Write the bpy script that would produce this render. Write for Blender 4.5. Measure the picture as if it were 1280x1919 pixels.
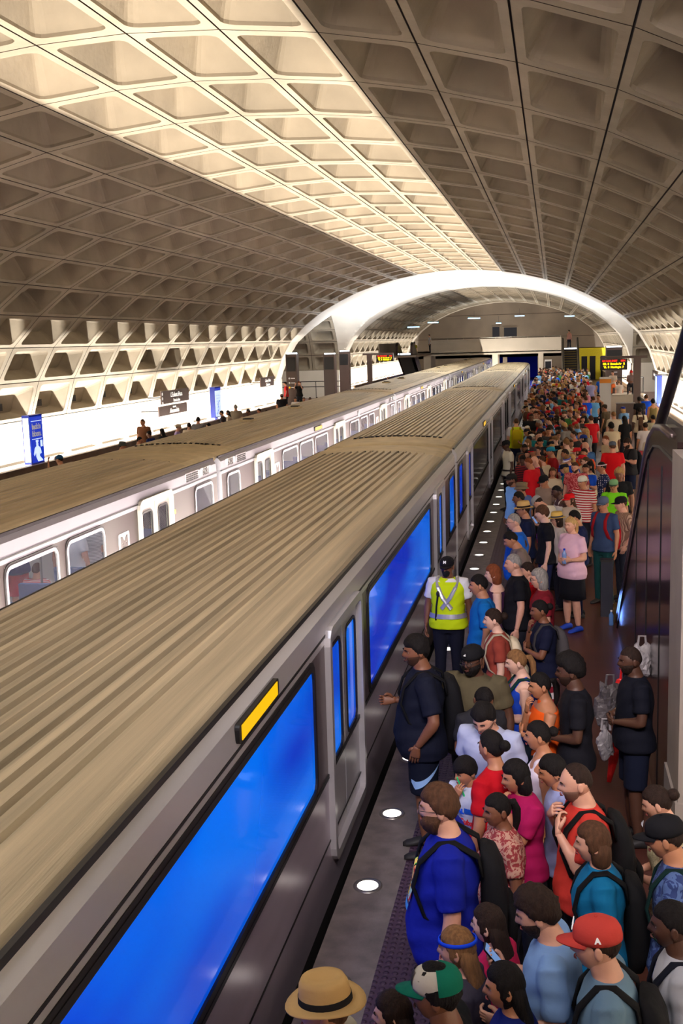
import bpy, math, random
from math import sin, cos, pi, radians as rad, sqrt, atan2
from mathutils import Vector, Matrix
import numpy as np
for _o in list(bpy.data.objects): bpy.data.objects.remove(_o)
SC = bpy.context.scene
COL = SC.collection

# ---------------------------------------------------------------- camera
EYE = (0.0, 0.0, 4.3)
YAW, PITCH, ROLL = rad(11.05386), rad(8.79186), rad(-1.65479)
def cam_axes():
    f = Vector((-sin(YAW), cos(YAW), 0)); r = Vector((cos(YAW), sin(YAW), 0)); u = Vector((0, 0, 1))
    f2 = f*cos(PITCH) - u*sin(PITCH); u2 = u*cos(PITCH) + f*sin(PITCH)
    return r*cos(ROLL) + u2*sin(ROLL), -r*sin(ROLL) + u2*cos(ROLL), f2
_r, _u, _f = cam_axes()
cd = bpy.data.cameras.new('camera'); cam = bpy.data.objects.new('camera', cd); COL.objects.link(cam)
cam.matrix_world = Matrix(((_r.x, _u.x, -_f.x, EYE[0]), (_r.y, _u.y, -_f.y, EYE[1]), (_r.z, _u.z, -_f.z, EYE[2]), (0, 0, 0, 1)))
cd.sensor_fit = 'AUTO'; cd.sensor_width = 36; cd.lens = 36*2051.6/1919; cd.clip_start = .05; cd.clip_end = 500
SC.camera = cam
# ---------------------------------------------------------------- exposure, world
SC.view_settings.view_transform = 'Standard'; SC.view_settings.look = 'None'
SC.view_settings.exposure = 0.0; SC.view_settings.gamma = 1; SC.view_settings.use_curve_mapping = False
W = bpy.data.worlds.new('world'); SC.world = W; W.use_nodes = True
W.node_tree.nodes['Background'].inputs[0].default_value = (.5, .45, .4, 1)
W.node_tree.nodes['Background'].inputs[1].default_value = 0.05
# ---------------------------------------------------------------- lights of the station
def area(name, loc, sx, sy, power, color, rx=0, ry=0, rz=0, spread=180):
    d = bpy.data.lights.new(name, 'AREA'); d.shape = 'RECTANGLE'; d.size = sx; d.size_y = sy
    d.energy = power; d.color = color; d.spread = rad(spread)
    o = bpy.data.objects.new(name, d); o.location = loc; o.rotation_euler = (rx, ry, rz); COL.objects.link(o); return o
WARM = (1, .90, .76); COOL = (.86, .93, 1); NEUT = (1, .95, .86)
CX = -5.36
# uplights on the track bed between the two trains (they draw the bright band on the vault)
area('track_uplight', (CX, 30, -1.2), .10, 75, 17000, WARM, rx=pi)
area('track_uplight', (CX, 106, -1.2), .10, 40, 4200, WARM, rx=pi)
# uplights in the trough behind each parapet
area('trough_light', (-15.73, 28, .30), .03, 76, 9500, NEUT, rx=pi)
area('trough_light', (5.01, 28, .30), .03, 76, 8500, NEUT, rx=pi)
area('trough_light', (-15.73, 106, .30), .03, 40, 3400, NEUT, rx=pi)
area('trough_light', (5.01, 106, .30), .03, 40, 2800, NEUT, rx=pi)
# crossing of the two vaults
area('crossing_light', (-14.3, 76, 4.1), 1.6, 6, 2600, COOL, rx=pi)
area('crossing_light', (3.9, 76, 4.1), 1.6, 6, 2300, COOL, rx=pi)
area('crossing_light', (-8.3, 76, 3.0), .5, 14, 1500, COOL, rx=pi)
area('crossing_light', (-2.4, 76, 3.0), .5, 14, 900, COOL, rx=pi)
area('mezzanine_end_light', (CX, 117, 4.6), 9, .5, 350, (.75, .9, 1), rx=pi)
area('tunnel_blue_light', (-3.1, 140, 2.9), 1.5, 12, 1500, (.12, .18, 1))
area('tunnel_blue_light', (-4.2, 112, 2.7), 1.0, 4, 130, (.12, .18, 1))
area('escalator_foot_light', (.90, 16.0, .45), .5, .8, 9, (.15, .3, 1), ry=rad(-90))
# unseen fill lamps added overhead to brighten the crowd and near train roof
area('mezzanine_lamp', (1.6, -1.5, 7.4), 3.0, .4, 150, (1, .88, .86), rx=rad(25))
area('mezzanine_lamp', (.6, 1.2, 6.9), 3.2, .4, 210, (1, .88, .90), rx=rad(68), rz=rad(-2), spread=80)
area('mezzanine_lamp', (-3.0, 4.0, 7.6), .4, 6.0, 130, (.78, .86, 1), ry=rad(0))

# ---------------------------------------------------------------- helpers
class MB:
    def __init__(s): s.v = []; s.f = []; s.m = []
    def add(s, vs, fs, m=0):
        n = len(s.v); s.v += [tuple(v) for v in vs]; s.f += [tuple(n+i for i in f) for f in fs]; s.m += [m]*len(fs); return s
    def box(s, x0, x1, y0, y1, z0, z1, m=0):
        return s.add([(x0,y0,z0),(x1,y0,z0),(x1,y1,z0),(x0,y1,z0),(x0,y0,z1),(x1,y0,z1),(x1,y1,z1),(x0,y1,z1)],
                     [(0,3,2,1),(4,5,6,7),(0,1,5,4),(1,2,6,5),(2,3,7,6),(3,0,4,7)], m)
    def quad(s, a, b, c, d, m=0): return s.add([a,b,c,d], [(0,1,2,3)], m)
    def loft(s, rings, m=0, cap=True, closed=True):
        n = len(rings[0]); base = []; fs = []
        for r in rings: base += list(r)
        k = n if closed else n-1
        for i in range(len(rings)-1):
            for j in range(k):
                a = i*n+j; b = i*n+(j+1) % n; fs.append((a, b, b+n, a+n))
        if cap and closed:
            fs.append(tuple(range(n))[::-1]); fs.append(tuple((len(rings)-1)*n+j for j in range(n)))
        return s.add(base, fs, m)
    def tube(s, pts, r, n=8, m=0, cap=True, flat=1.0, up=None):
        pts = [Vector(p) for p in pts]; L = len(pts)
        if not hasattr(r, '__len__'): r = [r]*L
        rings = []; u = None
        for i, p in enumerate(pts):
            t = (pts[min(i+1, L-1)]-pts[max(i-1, 0)]).normalized()
            if u is None:
                u = Vector(up) if up else (Vector((0,0,1)) if abs(t.z) < .9 else Vector((0,1,0)))
            u = (u - t*u.dot(t)).normalized(); w = t.cross(u)
            rings.append([p + (u*cos(a)*flat + w*sin(a))*r[i] for a in [2*pi*k/n for k in range(n)]])
        return s.loft(rings, m, cap)
    def ball(s, c, r, n=10, m=0, k=7):
        if not hasattr(r, '__len__'): r = (r, r, r)
        rings = []
        for i in range(1, k):
            t = pi*i/k
            rings.append([(c[0]+r[0]*sin(t)*cos(a), c[1]+r[1]*sin(t)*sin(a), c[2]-r[2]*cos(t)) for a in [2*pi*j/n for j in range(n)]])
        return s.loft(rings, m)
    def prism(s, poly, ax, a0, a1, m=0):
        def P(p, q): return {0: (q, p[0], p[1]), 1: (p[0], q, p[1]), 2: (p[0], p[1], q)}[ax]
        n = len(poly)
        return s.add([P(p, a0) for p in poly]+[P(p, a1) for p in poly],
                     [tuple(range(n))[::-1], tuple(range(n, 2*n))]+[(i, (i+1) % n, (i+1) % n+n, i+n) for i in range(n)], m)
    def mesh(s, name, mats=None, smooth=False):
        me = bpy.data.meshes.new(name); me.from_pydata(s.v, [], s.f)
        for x in mats or []: me.materials.append(x)
        if max(s.m, default=0) > 0:
            while len(me.materials) <= max(s.m): me.materials.append(None)
            me.polygons.foreach_set('material_index', s.m)
        if smooth: me.polygons.foreach_set('use_smooth', [True]*len(me.polygons))
        me.update(); return me
    def build(s, name, mats, parent=None, smooth=False, loc=None, kind=None):
        if not isinstance(mats, (list, tuple)): mats = [mats]
        o = bpy.data.objects.new(name, s.mesh(name, mats, smooth)); COL.objects.link(o)
        if parent is not None: o.parent = parent
        if loc: o.location = loc
        if kind: o['kind'] = kind
        return o
def tag(o, label=None, cat=None, group=None, kind=None):
    if label: o['label'] = label
    if cat: o['category'] = cat
    if group: o['group'] = group
    if kind: o['kind'] = kind
    return o
def empty(name, loc, label, cat, rz=0, group=None, scale=None):
    o = bpy.data.objects.new(name, None); o.empty_display_size = .1; COL.objects.link(o); o.location = loc; o.rotation_euler = (0,0,rz)
    if scale: o.scale = (scale,)*3
    return tag(o, label, cat, group)
KIDS = {}
def copy_tree(o, loc=None, rz=None, parent=None, label=None, group=None):
    c = o.copy(); COL.objects.link(c)
    if parent is not None: c.parent = parent
    if loc is not None: c.location = loc
    if rz is not None: c.rotation_euler = (0,0,rz)
    if label: c['label'] = label
    if group: c['group'] = group
    for ch in [x for x in bpy.data.objects if x.parent == o]: copy_tree(ch, parent=c)
    return c
# ---------------------------------------------------------------- materials
MC = {}
def lin(c):
    return tuple(((x/255)/12.92 if x/255 <= .04045 else (((x/255)+.055)/1.055)**2.4) for x in c)
def mat(name, rgb, rough=.7, metal=0., noise=0., nscale=8., bump=0., bscale=40., emit=None, estr=0., coat=0., stretch=None, spec=.5, alpha=1., trans=0.):
    if name in MC: return MC[name]
    m = bpy.data.materials.new(name); m.use_nodes = True; nt = m.node_tree; b = nt.nodes['Principled BSDF']
    c = (*lin(rgb), 1)
    b.inputs['Base Color'].default_value = c; b.inputs['Roughness'].default_value = rough; b.inputs['Metallic'].default_value = metal
    b.inputs['Coat Weight'].default_value = coat; b.inputs['Specular IOR Level'].default_value = spec
    if trans: b.inputs['Transmission Weight'].default_value = trans
    if alpha < 1: b.inputs['Alpha'].default_value = alpha
    tc = nt.nodes.new('ShaderNodeTexCoord'); vec = tc.outputs['Object']
    if stretch:
        mp = nt.nodes.new('ShaderNodeMapping'); mp.inputs['Scale'].default_value = stretch; nt.links.new(vec, mp.inputs[0]); vec = mp.outputs[0]
    if noise:
        n = nt.nodes.new('ShaderNodeTexNoise'); n.inputs['Scale'].default_value = nscale; n.inputs['Detail'].default_value = 6
        nt.links.new(vec, n.inputs['Vector'])
        r = nt.nodes.new('ShaderNodeMapRange'); r.inputs[1].default_value = .3; r.inputs[2].default_value = .7; r.inputs[3].default_value = 1-noise; r.inputs[4].default_value = 1+noise*.5
        nt.links.new(n.outputs[0], r.inputs[0])
        mx = nt.nodes.new('ShaderNodeMix'); mx.data_type = 'RGBA'; mx.blend_type = 'MULTIPLY'; mx.inputs[0].default_value = 1
        mx.inputs[6].default_value = c; nt.links.new(r.outputs[0], mx.inputs[7]); nt.links.new(mx.outputs[2], b.inputs['Base Color'])
    if bump:
        n2 = nt.nodes.new('ShaderNodeTexNoise'); n2.inputs['Scale'].default_value = bscale; n2.inputs['Detail'].default_value = 5
        nt.links.new(vec, n2.inputs['Vector'])
        bp = nt.nodes.new('ShaderNodeBump'); bp.inputs['Strength'].default_value = bump; bp.inputs['Distance'].default_value = .02
        nt.links.new(n2.outputs[0], bp.inputs['Height']); nt.links.new(bp.outputs[0], b.inputs['Normal'])
    if emit: b.inputs['Emission Color'].default_value = (*lin(emit), 1); b.inputs['Emission Strength'].default_value = estr
    MC[name] = m; return m
CONC = mat('vault_concrete', (154, 142, 124), .85, noise=.28, nscale=.7, bump=.5, bscale=9)
CONC_S = mat('smooth_concrete', (214, 205, 192), .8, noise=.10, nscale=.5, bump=.3, bscale=6)
CONC_D = mat('end_wall_concrete', (118, 106, 94), .85, noise=.25, nscale=.35, bump=.3, bscale=5)
JOINT = mat('joint_dark', (60, 48, 40), .9)
BRONZE = mat('bronze_panel', (62, 46, 44), .18, .75, noise=.2, nscale=1.5, stretch=(1, 1, 6))
BROWN = mat('brown_sign', (84, 66, 60), .45)
BLACK = mat('black_metal', (22, 20, 22), .45)
RUBBER = mat('black_rubber', (16, 16, 20), .5)
STEEL = mat('stainless_steel', (176, 172, 166), .32, .85, noise=.12, nscale=3, stretch=(1, .2, 1))
WHITE = mat('white_letter', (240, 240, 240), .5, emit=(255, 255, 255), estr=.15)
WPAINT = mat('white_paint', (232, 232, 232), .5)

# ---------------------------------------------------------------- vault profile: (x, z) of the 23 rib joints
JX = [-16.59,-16.20,-15.59,-14.70,-13.71,-12.60,-11.47,-10.29,-9.08,-7.86,-6.60,-5.36]
JZ = [2.13,3.35,4.42,5.31,6.06,6.66,7.18,7.57,7.88,8.10,8.23,8.28]
PROF = list(zip(JX, JZ)) + [(2*CX-x, z) for x, z in list(zip(JX, JZ))[-2::-1]]
RING, R0 = 2.70, 14.0
def rrect(w0, w1, h0, h1, r, n=3):
    out = []
    for cx, cy, a0 in ((w1-r, h1-r, 0), (w0+r, h1-r, 90), (w0+r, h0+r, 180), (w1-r, h0+r, 270)):
        for k in range(n+1):
            a = rad(a0+90*k/n); out.append((cx+r*cos(a), cy+r*sin(a)))
    return out
def coffer_cell(mb, O, U, V, N, lu, lv, depth, iu, iv, fr=.36, g=.014, rr=.15, skew=0., fv=None):
    """one coffer: flat rib frame, rounded opening, tapered recess. U,V in plane, N pointing away from the room."""
    P = lambda u, v, d: tuple(O + U*u + V*v + N*d)
    op = rrect(iu, lu-iu, iv, lv-iv, rr)
    n = len(op); k = n//4
    corner = [(lu-g, lv-g), (g, lv-g), (g, g), (lu-g, g)]
    vs = [P(u, v, 0) for u, v in corner] + [P(u, v, 0) for u, v in op]; fs = []
    for q in range(4):
        c = q; nx = (q+1) % 4
        idx = [4+q*k+i for i in range(k)]
        for i in range(k-1): fs.append((c, idx[i], idx[i+1]))
        fs.append((c, idx[-1], 4+((q+1) % 4)*k, nx))
    b = len(vs)
    cu, cv = lu/2, lv/2
    vs += [P(u, v, .05) for u, v in op]
    fv = fr if fv is None else fv
    vs += [P(cu+(u-cu)*(1-fr), cv+(v-cv)*(1-fv)+skew, depth) for u, v in op]
    for i in range(n):
        j = (i+1) % n
        fs += [(4+i, b+i, b+j, 4+j), (b+i, b+n+i, b+n+j, b+j)]
    fs.append(tuple(b+n+i for i in range(n)))
    mb.add(vs, fs, 0)
    s = len(mb.v)
    # dark joint strip around the cell
    o = [(0, 0), (lu, 0), (lu, lv), (0, lv)]
    ii = [(g, g), (lu-g, g), (lu-g, lv-g), (g, lv-g)]
    mb.add([P(u, v, .03) for u, v in o]+[P(u, v, .03) for u, v in ii]+[P(u, v, 0) for u, v in ii],
           [(0,1,5,4),(1,2,6,5),(2,3,7,6),(3,0,4,7),(4,5,9,8),(5,6,10,9),(6,7,11,10),(7,4,8,11)], 1)
def coffers(name, prof, y0, n, step, rows, swap=False, parent=None, center=None, depths=None):
    mb = MB()
    for j in rows:
        a = Vector((prof[j][0], 0, prof[j][1])); b = Vector((prof[j+1][0], 0, prof[j+1][1]))
        for k in range(n):
            O = a + Vector((0, y0+k*step, 0)); U = Vector((0, 1, 0)); V = (b-a).normalized(); N = U.cross(V)
            c = center or Vector((CX, 0, 1))
            if N.dot(a-c) < 0: N = -N
            lv = (b-a).length
            low = j in (0, 21); lower = (j < 3 or j > 18) and not swap
            coffer_cell(mb, O, U, V, N, step, lv, (.52 if low else .56) if lower else .60, .235, .125, .14 if lower else .36, skew=0 if not lower else (-.17 if j < 3 else .17)*lv, fv=.44 if lower else None)
    if swap: mb.v = [(y, x, z) for x, y, z in mb.v]
    return mb
YA, YB, YEND = 66.6, 86.0, 127.0
r_start = R0 - 8*RING
mbA = coffers('a', PROF, r_start, 27, RING, range(3, 19)); mbA.build('ceiling', [CONC, JOINT], kind='structure')
mbL = coffers('a', PROF, r_start, 27, RING, range(0, 3)); wl = mbL.build('wall_left', [CONC, JOINT], kind='structure')
mbR = coffers('a', PROF, r_start, 27, RING, range(19, 22)); wr = mbR.build('wall_right', [CONC, JOINT], kind='structure')
ye = r_start + 27*RING
def profband(y0, y1, thick=0):
    mb = MB()
    for j in range(22):
        a, b = PROF[j], PROF[j+1]; mb.quad((a[0], y0, a[1]), (b[0], y0, b[1]), (b[0], y1, b[1]), (a[0], y1, a[1]))
    return mb
mb = profband(ye, YA)
# thickness edge of the first vault at the crossing
mb.build('trim_1', CONC_S, kind='structure')
f0 = YB + 1.2
nf = int((YEND-f0)/RING)
coffers('a', PROF, f0, nf, RING, range(3, 19)).build('ceiling', [CONC, JOINT], kind='structure')
coffers('a', PROF, f0, nf, RING, range(0, 3)).build('wall_left', [CONC, JOINT], kind='structure')
coffers('a', PROF, f0, nf, RING, range(19, 22)).build('wall_right', [CONC, JOINT], kind='structure')
mb = profband(YB, f0); 
for j in range(22):
    a, b = PROF[j], PROF[j+1]; mb.quad((a[0], f0+nf*RING, a[1]), (b[0], f0+nf*RING, b[1]), (b[0], YEND, b[1]), (a[0], YEND, a[1]))
mb.build('trim_2', CONC_S, kind='structure')
# crossing vault: groin of the main barrel and the cross barrel
YC = (YA+YB)/2; HW = (YB-YA)/2
TP = [((x-CX)*HW/11.23, z) for x, z in PROF]       # cross profile (y offset, z)
def interp(prof, t):
    for (x0, z0), (x1, z1) in zip(prof, prof[1:]):
        if x0 <= t <= x1: return z0+(z1-z0)*(t-x0)/(x1-x0)
    return prof[0][1]
fine = []
for j in range(22):
    a, b = PROF[j], PROF[j+1]
    for k in range(5): fine.append((a[0]+(b[0]-a[0])*k/5, a[1]+(b[1]-a[1])*k/5))
fine.append(PROF[-1])
mb = MB(); ys = [YA+(YB-YA)*i/97 for i in range(98)]
for x, z in fine:
    for y in ys: mb.v.append((x, y, max(z, interp(TP, y-YC) if abs(y-YC) < HW else 0)))
n = len(ys)
for i in range(len(fine)-1):
    for k in range(n-1): mb.f.append((i*n+k, i*n+k+1, (i+1)*n+k+1, (i+1)*n+k)); mb.m.append(0)
mb.build('ceiling', CONC_S, kind='structure', smooth=False)
for side, nm in ((-1, 'wall_left'), (1, 'wall_right')):
    x0 = PROF[0][0]-5*2.2-.0 if side < 0 else PROF[-1][0]
    mb = coffers('a', [(y+YC, z) for y, z in TP], x0, 5, 2.2, range(22), swap=True, center=Vector((YC, 0, 1)))
    mb.build(nm, [CONC, JOINT], kind='structure')
# lower walls: white panels under the coffers, ledge and trough, both sides
def lower_wall(side, y0, n, step):
    mb = MB(); cx = CX
    pr = [(-16.62, .62), (-16.59, 2.13)]
    for k in range(n):
        a = Vector((pr[0][0], y0+k*step, pr[0][1])); b = Vector((pr[1][0], y0+k*step, pr[1][1]))
        V = (b-a).normalized(); coffer_cell(mb, a, Vector((0, 1, 0)), V, Vector((-1, 0, 0)), step, (b-a).length, .13, .24, .16, .10, .010, .12)
    mb.box(-16.75, -16.5, y0, y0+n*step, .36, .62); mb.box(-16.9, -16.6, y0, y0+n*step, -.4, .36)
    if side > 0: mb.v = [(2*cx-x, y, z) for x, y, z in mb.v]
    return mb
PANEL = mat('panel_concrete', (186, 180, 170), .75, noise=.06, nscale=1.2, bump=.2, bscale=8)
for side, nm in ((-1, 'wall_left'), (1, 'wall_right')):
    w = lower_wall(side, r_start, 27, RING).build(nm, [PANEL, JOINT], kind='structure')
    lower_wall(side, f0, nf, RING).build(nm, [PANEL, JOINT], kind='structure')
    # dark speaker grilles in the lowest coffers
    par = wl if side < 0 else wr
    for k in range(8, 27):
        y = r_start + k*RING + RING*.36
        g = MB(); x = -16.93; g.box(x, x+.10, y, y+.42, 2.50, 2.72); 
        for q in range(4): g.box(x+.10, x+.115, y+.02, y+.40, 2.53+q*.05, 2.545+q*.05)
        if side > 0: g.v = [(2*CX-a, b, c) for a, b, c in g.v]
        g.build('speaker_grille', BLACK, par)
    pmb = MB()
    for a, b in ((r_start, YA-1.0), (YB+.5, YEND)):
        pmb.box(-15.62, -15.50, a, b, 0, .87); pmb.box(-15.66, -15.46, a, b, .84, .88)
        pmb.box(-16.9, -15.6, a, b, -.1, .04)
    if side > 0: pmb.v = [(2*CX-x, y, z) for x, y, z in pmb.v]
    pmb.build('trim_3' if side < 0 else 'trim_4', mat('parapet_granite', (112, 88, 66), .5, noise=.2, nscale=3), kind='structure')

for side, nm in ((-1, 'wall_left'), (1, 'wall_right')):
    mb = MB(); xa, xb = (-28.2, -16.62) if side < 0 else (5.9, 17.2)
    mb.box(xa, xb, YA-.35, YA+.35, -.2, 2.16); mb.box(xa, xb, YB-.35, YB+.35, -.2, 2.16)
    xe = xa if side < 0 else xb; mb.box(xe-.3, xe+.3, YA, YB, -.2, 8.4)
    mb.build(nm, [CONC_S], kind='structure')
# floors -------------------------------------------------------------------
def floor_mat():
    m = mat('quarry_tile', (92, 52, 44), .32, noise=.25, nscale=1.2)
    nt = m.node_tree; b = nt.nodes['Principled BSDF']
    tc = nt.nodes.new('ShaderNodeTexCoord'); br = nt.nodes.new('ShaderNodeTexBrick')
    br.inputs['Scale'].default_value = 5; br.inputs['Mortar Size'].default_value = .012
    bp = nt.nodes.new('ShaderNodeBump'); bp.inputs['Strength'].default_value = .4; bp.inputs['Distance'].default_value = .01
    nt.links.new(tc.outputs['Object'], br.inputs['Vector']); nt.links.new(br.outputs['Fac'], bp.inputs['Height']); bp.invert = True
    nt.links.new(bp.outputs[0], b.inputs['Normal']); return m
TILE = floor_mat()
GRAN = mat('granite_edge', (128, 118, 112), .45, noise=.35, nscale=6, bump=.1, bscale=60)
def tactile_mat():
    m = mat('tactile_strip', (74, 52, 72), .5)
    nt = m.node_tree; b = nt.nodes['Principled BSDF']
    tc = nt.nodes.new('ShaderNodeTexCoord'); v = nt.nodes.new('ShaderNodeTexVoronoi'); v.inputs['Scale'].default_value = 16; v.inputs['Randomness'].default_value = 0
    r = nt.nodes.new('ShaderNodeMapRange'); r.inputs[1].default_value = .22; r.inputs[2].default_value = .38; r.inputs[3].default_value = 1; r.inputs[4].default_value = 0
    bp = nt.nodes.new('ShaderNodeBump'); bp.inputs['Strength'].default_value = 1; bp.inputs['Distance'].default_value = .012
    nt.links.new(tc.outputs['Object'], v.inputs['Vector']); nt.links.new(v.outputs['Distance'], r.inputs[0]); nt.links.new(r.outputs[0], bp.inputs['Height']); nt.links.new(bp.outputs[0], b.inputs['Normal'])
    return m
TACT = tactile_mat()
YS = r_start
for side in (1, -1):
    fx = (lambda x: x) if side > 0 else (lambda x: 2*CX-x)
    def fb(mb, a, b, *r): a, b = sorted((fx(a), fx(b))); mb.box(a, b, *r)
    mb = MB(); fb(mb, -.62, 4.82, YS, YEND, -.3, 0); fb(mb, 4.8, 18, YA+.4, YB-.2, -.3, .0); mb.build('floor', TILE, kind='structure')
    mb = MB(); fb(mb, -1.64, -1.20, YS, YEND, -.35, .001); fb(mb, -1.60, -1.3, YS, YEND, -1.3, -.35)
    y = YS
    while y < 100: fb(mb, -1.6405, -1.1995, y, y+.006, -.3, .0015); y += 1.37*2
    mb.build('floor', GRAN, kind='structure')
    mb = MB(); fb(mb, -1.20, -.62, YS, YEND, -.3, .004); mb.build('floor', TACT, kind='structure')
BALL = mat('track_bed', (52, 46, 42), .9, noise=.4, nscale=10, bump=.8, bscale=30)
mb = MB(); mb.box(-9.2, -1.5, YS, 160, -1.6, -1.32); mb.build('floor', BALL, kind='structure')
RAIL = mat('rail_steel', (120, 90, 70), .4, .7)
for tx in (-3.16, -7.56):
    for d in (-.72, .72):
        rmb = MB(); rmb.box(tx+d-.035, tx+d+.035, YS, 158, -1.32, -1.17); rmb.build('trim_5', RAIL, kind='structure')
# end walls
mb = MB(); mb.prism([(x, z) for x, z in PROF]+[(5.9, 3.0), (-16.6, 3.0)], 1, YEND, YEND+.5)
mb.box(-16.9, -9.1, YEND, YEND+.5, -.2, 3.01); mb.box(-1.7, 6.2, YEND, YEND+.5, -.2, 3.01)
mb.box(-5.6, -5.1, YEND-.0, YEND+.5, -1.4, 3.01); 
mb.build('wall_end', [CONC_D], kind='structure')
TUN = mat('tunnel_dark', (50, 60, 150), .8)
mb = MB(); mb.box(-9.2, -1.5, 158, 158.4, -1.5, 3.1); mb.box(-9.4, -9.1, YEND+.5, 158, -1.5, 3.1); mb.box(-1.7, -1.5, YEND+.5, 158, -1.5, 3.1); mb.box(-9.2, -1.5, YEND+.5, 158, 3.0, 3.2)
mb.build('wall_tunnel', TUN, kind='structure')
mb = MB(); mb.prism([(x, z) for x, z in PROF]+[(6.3, -1.6), (-17, -1.6)], 1, YS-.4, YS-.05); mb.build('wall_near', CONC_D, kind='structure')
# door openings and joints on the end wall
DK = mat('dark_opening', (18, 20, 34), .8)
for i, (x0, x1, z0, z1) in enumerate(((-6.75, -5.95, 4.35, 5.55), (-5.45, -4.0, 4.35, 5.45))):
    d = MB(); d.box(x0, x1, YEND-.06, YEND, z0, z1); d.box(x0-.08, x0, YEND-.09, YEND, z0, z1+.08, 1); d.box(x1, x1+.08, YEND-.09, YEND, z0, z1+.08, 1); d.box(x0, x1, YEND-.09, YEND, z1, z1+.08, 1)
    o = d.build('door_%d' % (i+1), [DK, CONC_D], kind='structure')
mb = MB()
for z in (4.3, 6.9): mb.box(-15.5, 4.6, YEND-.012, YEND, z, z+.05)
mb.build('trim_6', JOINT, kind='structure')
# ================================================================ writing
FONT_CACHE = {}
def text_mesh(txt, size, bold=0., thick=.002, spacing=1.):
    key = (txt, size, bold, thick, spacing)
    if key in FONT_CACHE: return FONT_CACHE[key]
    cu = bpy.data.curves.new('lettering', 'FONT'); cu.body = txt; cu.size = size; cu.extrude = thick; cu.offset = bold; cu.align_x = 'CENTER'; cu.align_y = 'CENTER'; cu.space_character = spacing
    cu.resolution_u = 2
    o = bpy.data.objects.new('tmp', cu); COL.objects.link(o); bpy.context.view_layer.update()
    me = bpy.data.meshes.new_from_object(o.evaluated_get(bpy.context.evaluated_depsgraph_get()))
    bpy.data.objects.remove(o); FONT_CACHE[key] = me; return me
def text(txt, size, loc, normal, m, parent, name='lettering', bold=0., up=(0, 0, 1), spacing=1., thick=.002):
    me = text_mesh(txt, size, bold, thick, spacing).copy(); me.name = name; me.materials.clear(); me.materials.append(m)
    for p in me.polygons: p.material_index = 0
    n = Vector(normal).normalized(); u = Vector(up); u = (u-n*u.dot(n)).normalized(); r = u.cross(n)
    M = Matrix(((r.x, u.x, n.x), (r.y, u.y, n.y), (r.z, u.z, n.z))).to_4x4()
    o = bpy.data.objects.new(name, me); COL.objects.link(o)
    M.translation = Vector(loc); me.transform(M)
    if parent is not None: o.parent = parent
    return o
# ================================================================ trains
ROOF = mat('train_roof', (190, 174, 144), .42, .25, noise=.35, nscale=2.2, stretch=(6, .12, 1), bump=.15, bscale=20)
ROOF_END = mat('roof_end', (198, 182, 148), .5, .2, noise=.2, nscale=3)
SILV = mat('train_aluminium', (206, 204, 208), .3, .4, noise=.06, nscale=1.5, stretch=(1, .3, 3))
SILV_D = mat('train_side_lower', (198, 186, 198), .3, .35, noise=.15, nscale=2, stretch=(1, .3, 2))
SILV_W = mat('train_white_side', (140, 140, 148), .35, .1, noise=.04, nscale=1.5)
BAND_N = mat('train_brown_band_dark', (96, 80, 82), .3, .3)
BAND = mat('train_brown_band', (40, 30, 26), .4, .1)
DOORW = mat('train_door', (150, 147, 141), .4, .1)
SEAL = mat('window_rubber', (20, 18, 20), .5)
FRAME = mat('window_frame', (205, 205, 210), .25, .9)
UNDER = mat('underframe', (24, 22, 22), .8)
GLASS = mat('train_glass', (24, 32, 44), .04, 0, alpha=.16, spec=.5)
BLUEG = mat('blue_lit_pane', (10, 60, 200), .12, 0, emit=(0, 88, 255), estr=.85, spec=.9, coat=.5, noise=0)  # blue reflection on the glass painted in as emission, no lit interior
DARKG = mat('dark_pane', (66, 56, 58), .12, .2, spec=.9)
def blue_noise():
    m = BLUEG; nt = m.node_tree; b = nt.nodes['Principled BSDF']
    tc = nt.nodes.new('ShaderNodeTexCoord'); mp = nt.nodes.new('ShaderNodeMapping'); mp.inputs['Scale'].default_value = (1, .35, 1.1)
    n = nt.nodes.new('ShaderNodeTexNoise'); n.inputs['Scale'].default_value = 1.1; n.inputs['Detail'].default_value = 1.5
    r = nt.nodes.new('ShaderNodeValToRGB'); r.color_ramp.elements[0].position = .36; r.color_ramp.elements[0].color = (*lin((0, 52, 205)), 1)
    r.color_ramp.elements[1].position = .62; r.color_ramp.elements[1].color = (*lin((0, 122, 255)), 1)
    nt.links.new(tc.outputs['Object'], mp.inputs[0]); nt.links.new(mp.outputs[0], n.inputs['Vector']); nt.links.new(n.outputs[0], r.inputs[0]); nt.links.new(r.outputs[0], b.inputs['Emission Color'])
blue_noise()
SEAT = mat('train_seat', (60, 84, 130), .7)
INTER = mat('train_interior', (214, 212, 206), .6)
LAMP = mat('interior_lamp', (255, 255, 255), .5, emit=(225, 236, 255), estr=4.5)
AMBER = mat('amber_sign', (60, 40, 0), .4, emit=(255, 196, 0), estr=1.0)
HWT = 1.34
def body_profile(up=True):
    return [(1.27, -1.0), (1.34, -.30), (1.34, 1.95), (1.33, 2.12), (1.27, 2.20)]
def frame_rect(mb, X, y0, y1, z0, z1, r, w, t, m=0, n=3):
    """rounded rectangular frame standing proud of the side at X"""
    o = rrect(y0, y1, z0, z1, r, n); i = rrect(y0+w, y1-w, z0+w, z1-w, max(r-w, .01), n); k = len(o)
    rings = [[(X-.01, a, b) for a, b in o], [(X+t, a, b) for a, b in o], [(X+t, a, b) for a, b in i], [(X-.01, a, b) for a, b in i]]
    mb.loft(rings, m, cap=False)
def pane(mb, X, y0, y1, z0, z1, r, t=.008, m=0):
    p = rrect(y0, y1, z0, z1, r); mb.prism(p, 0, X, X+t, m)
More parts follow.
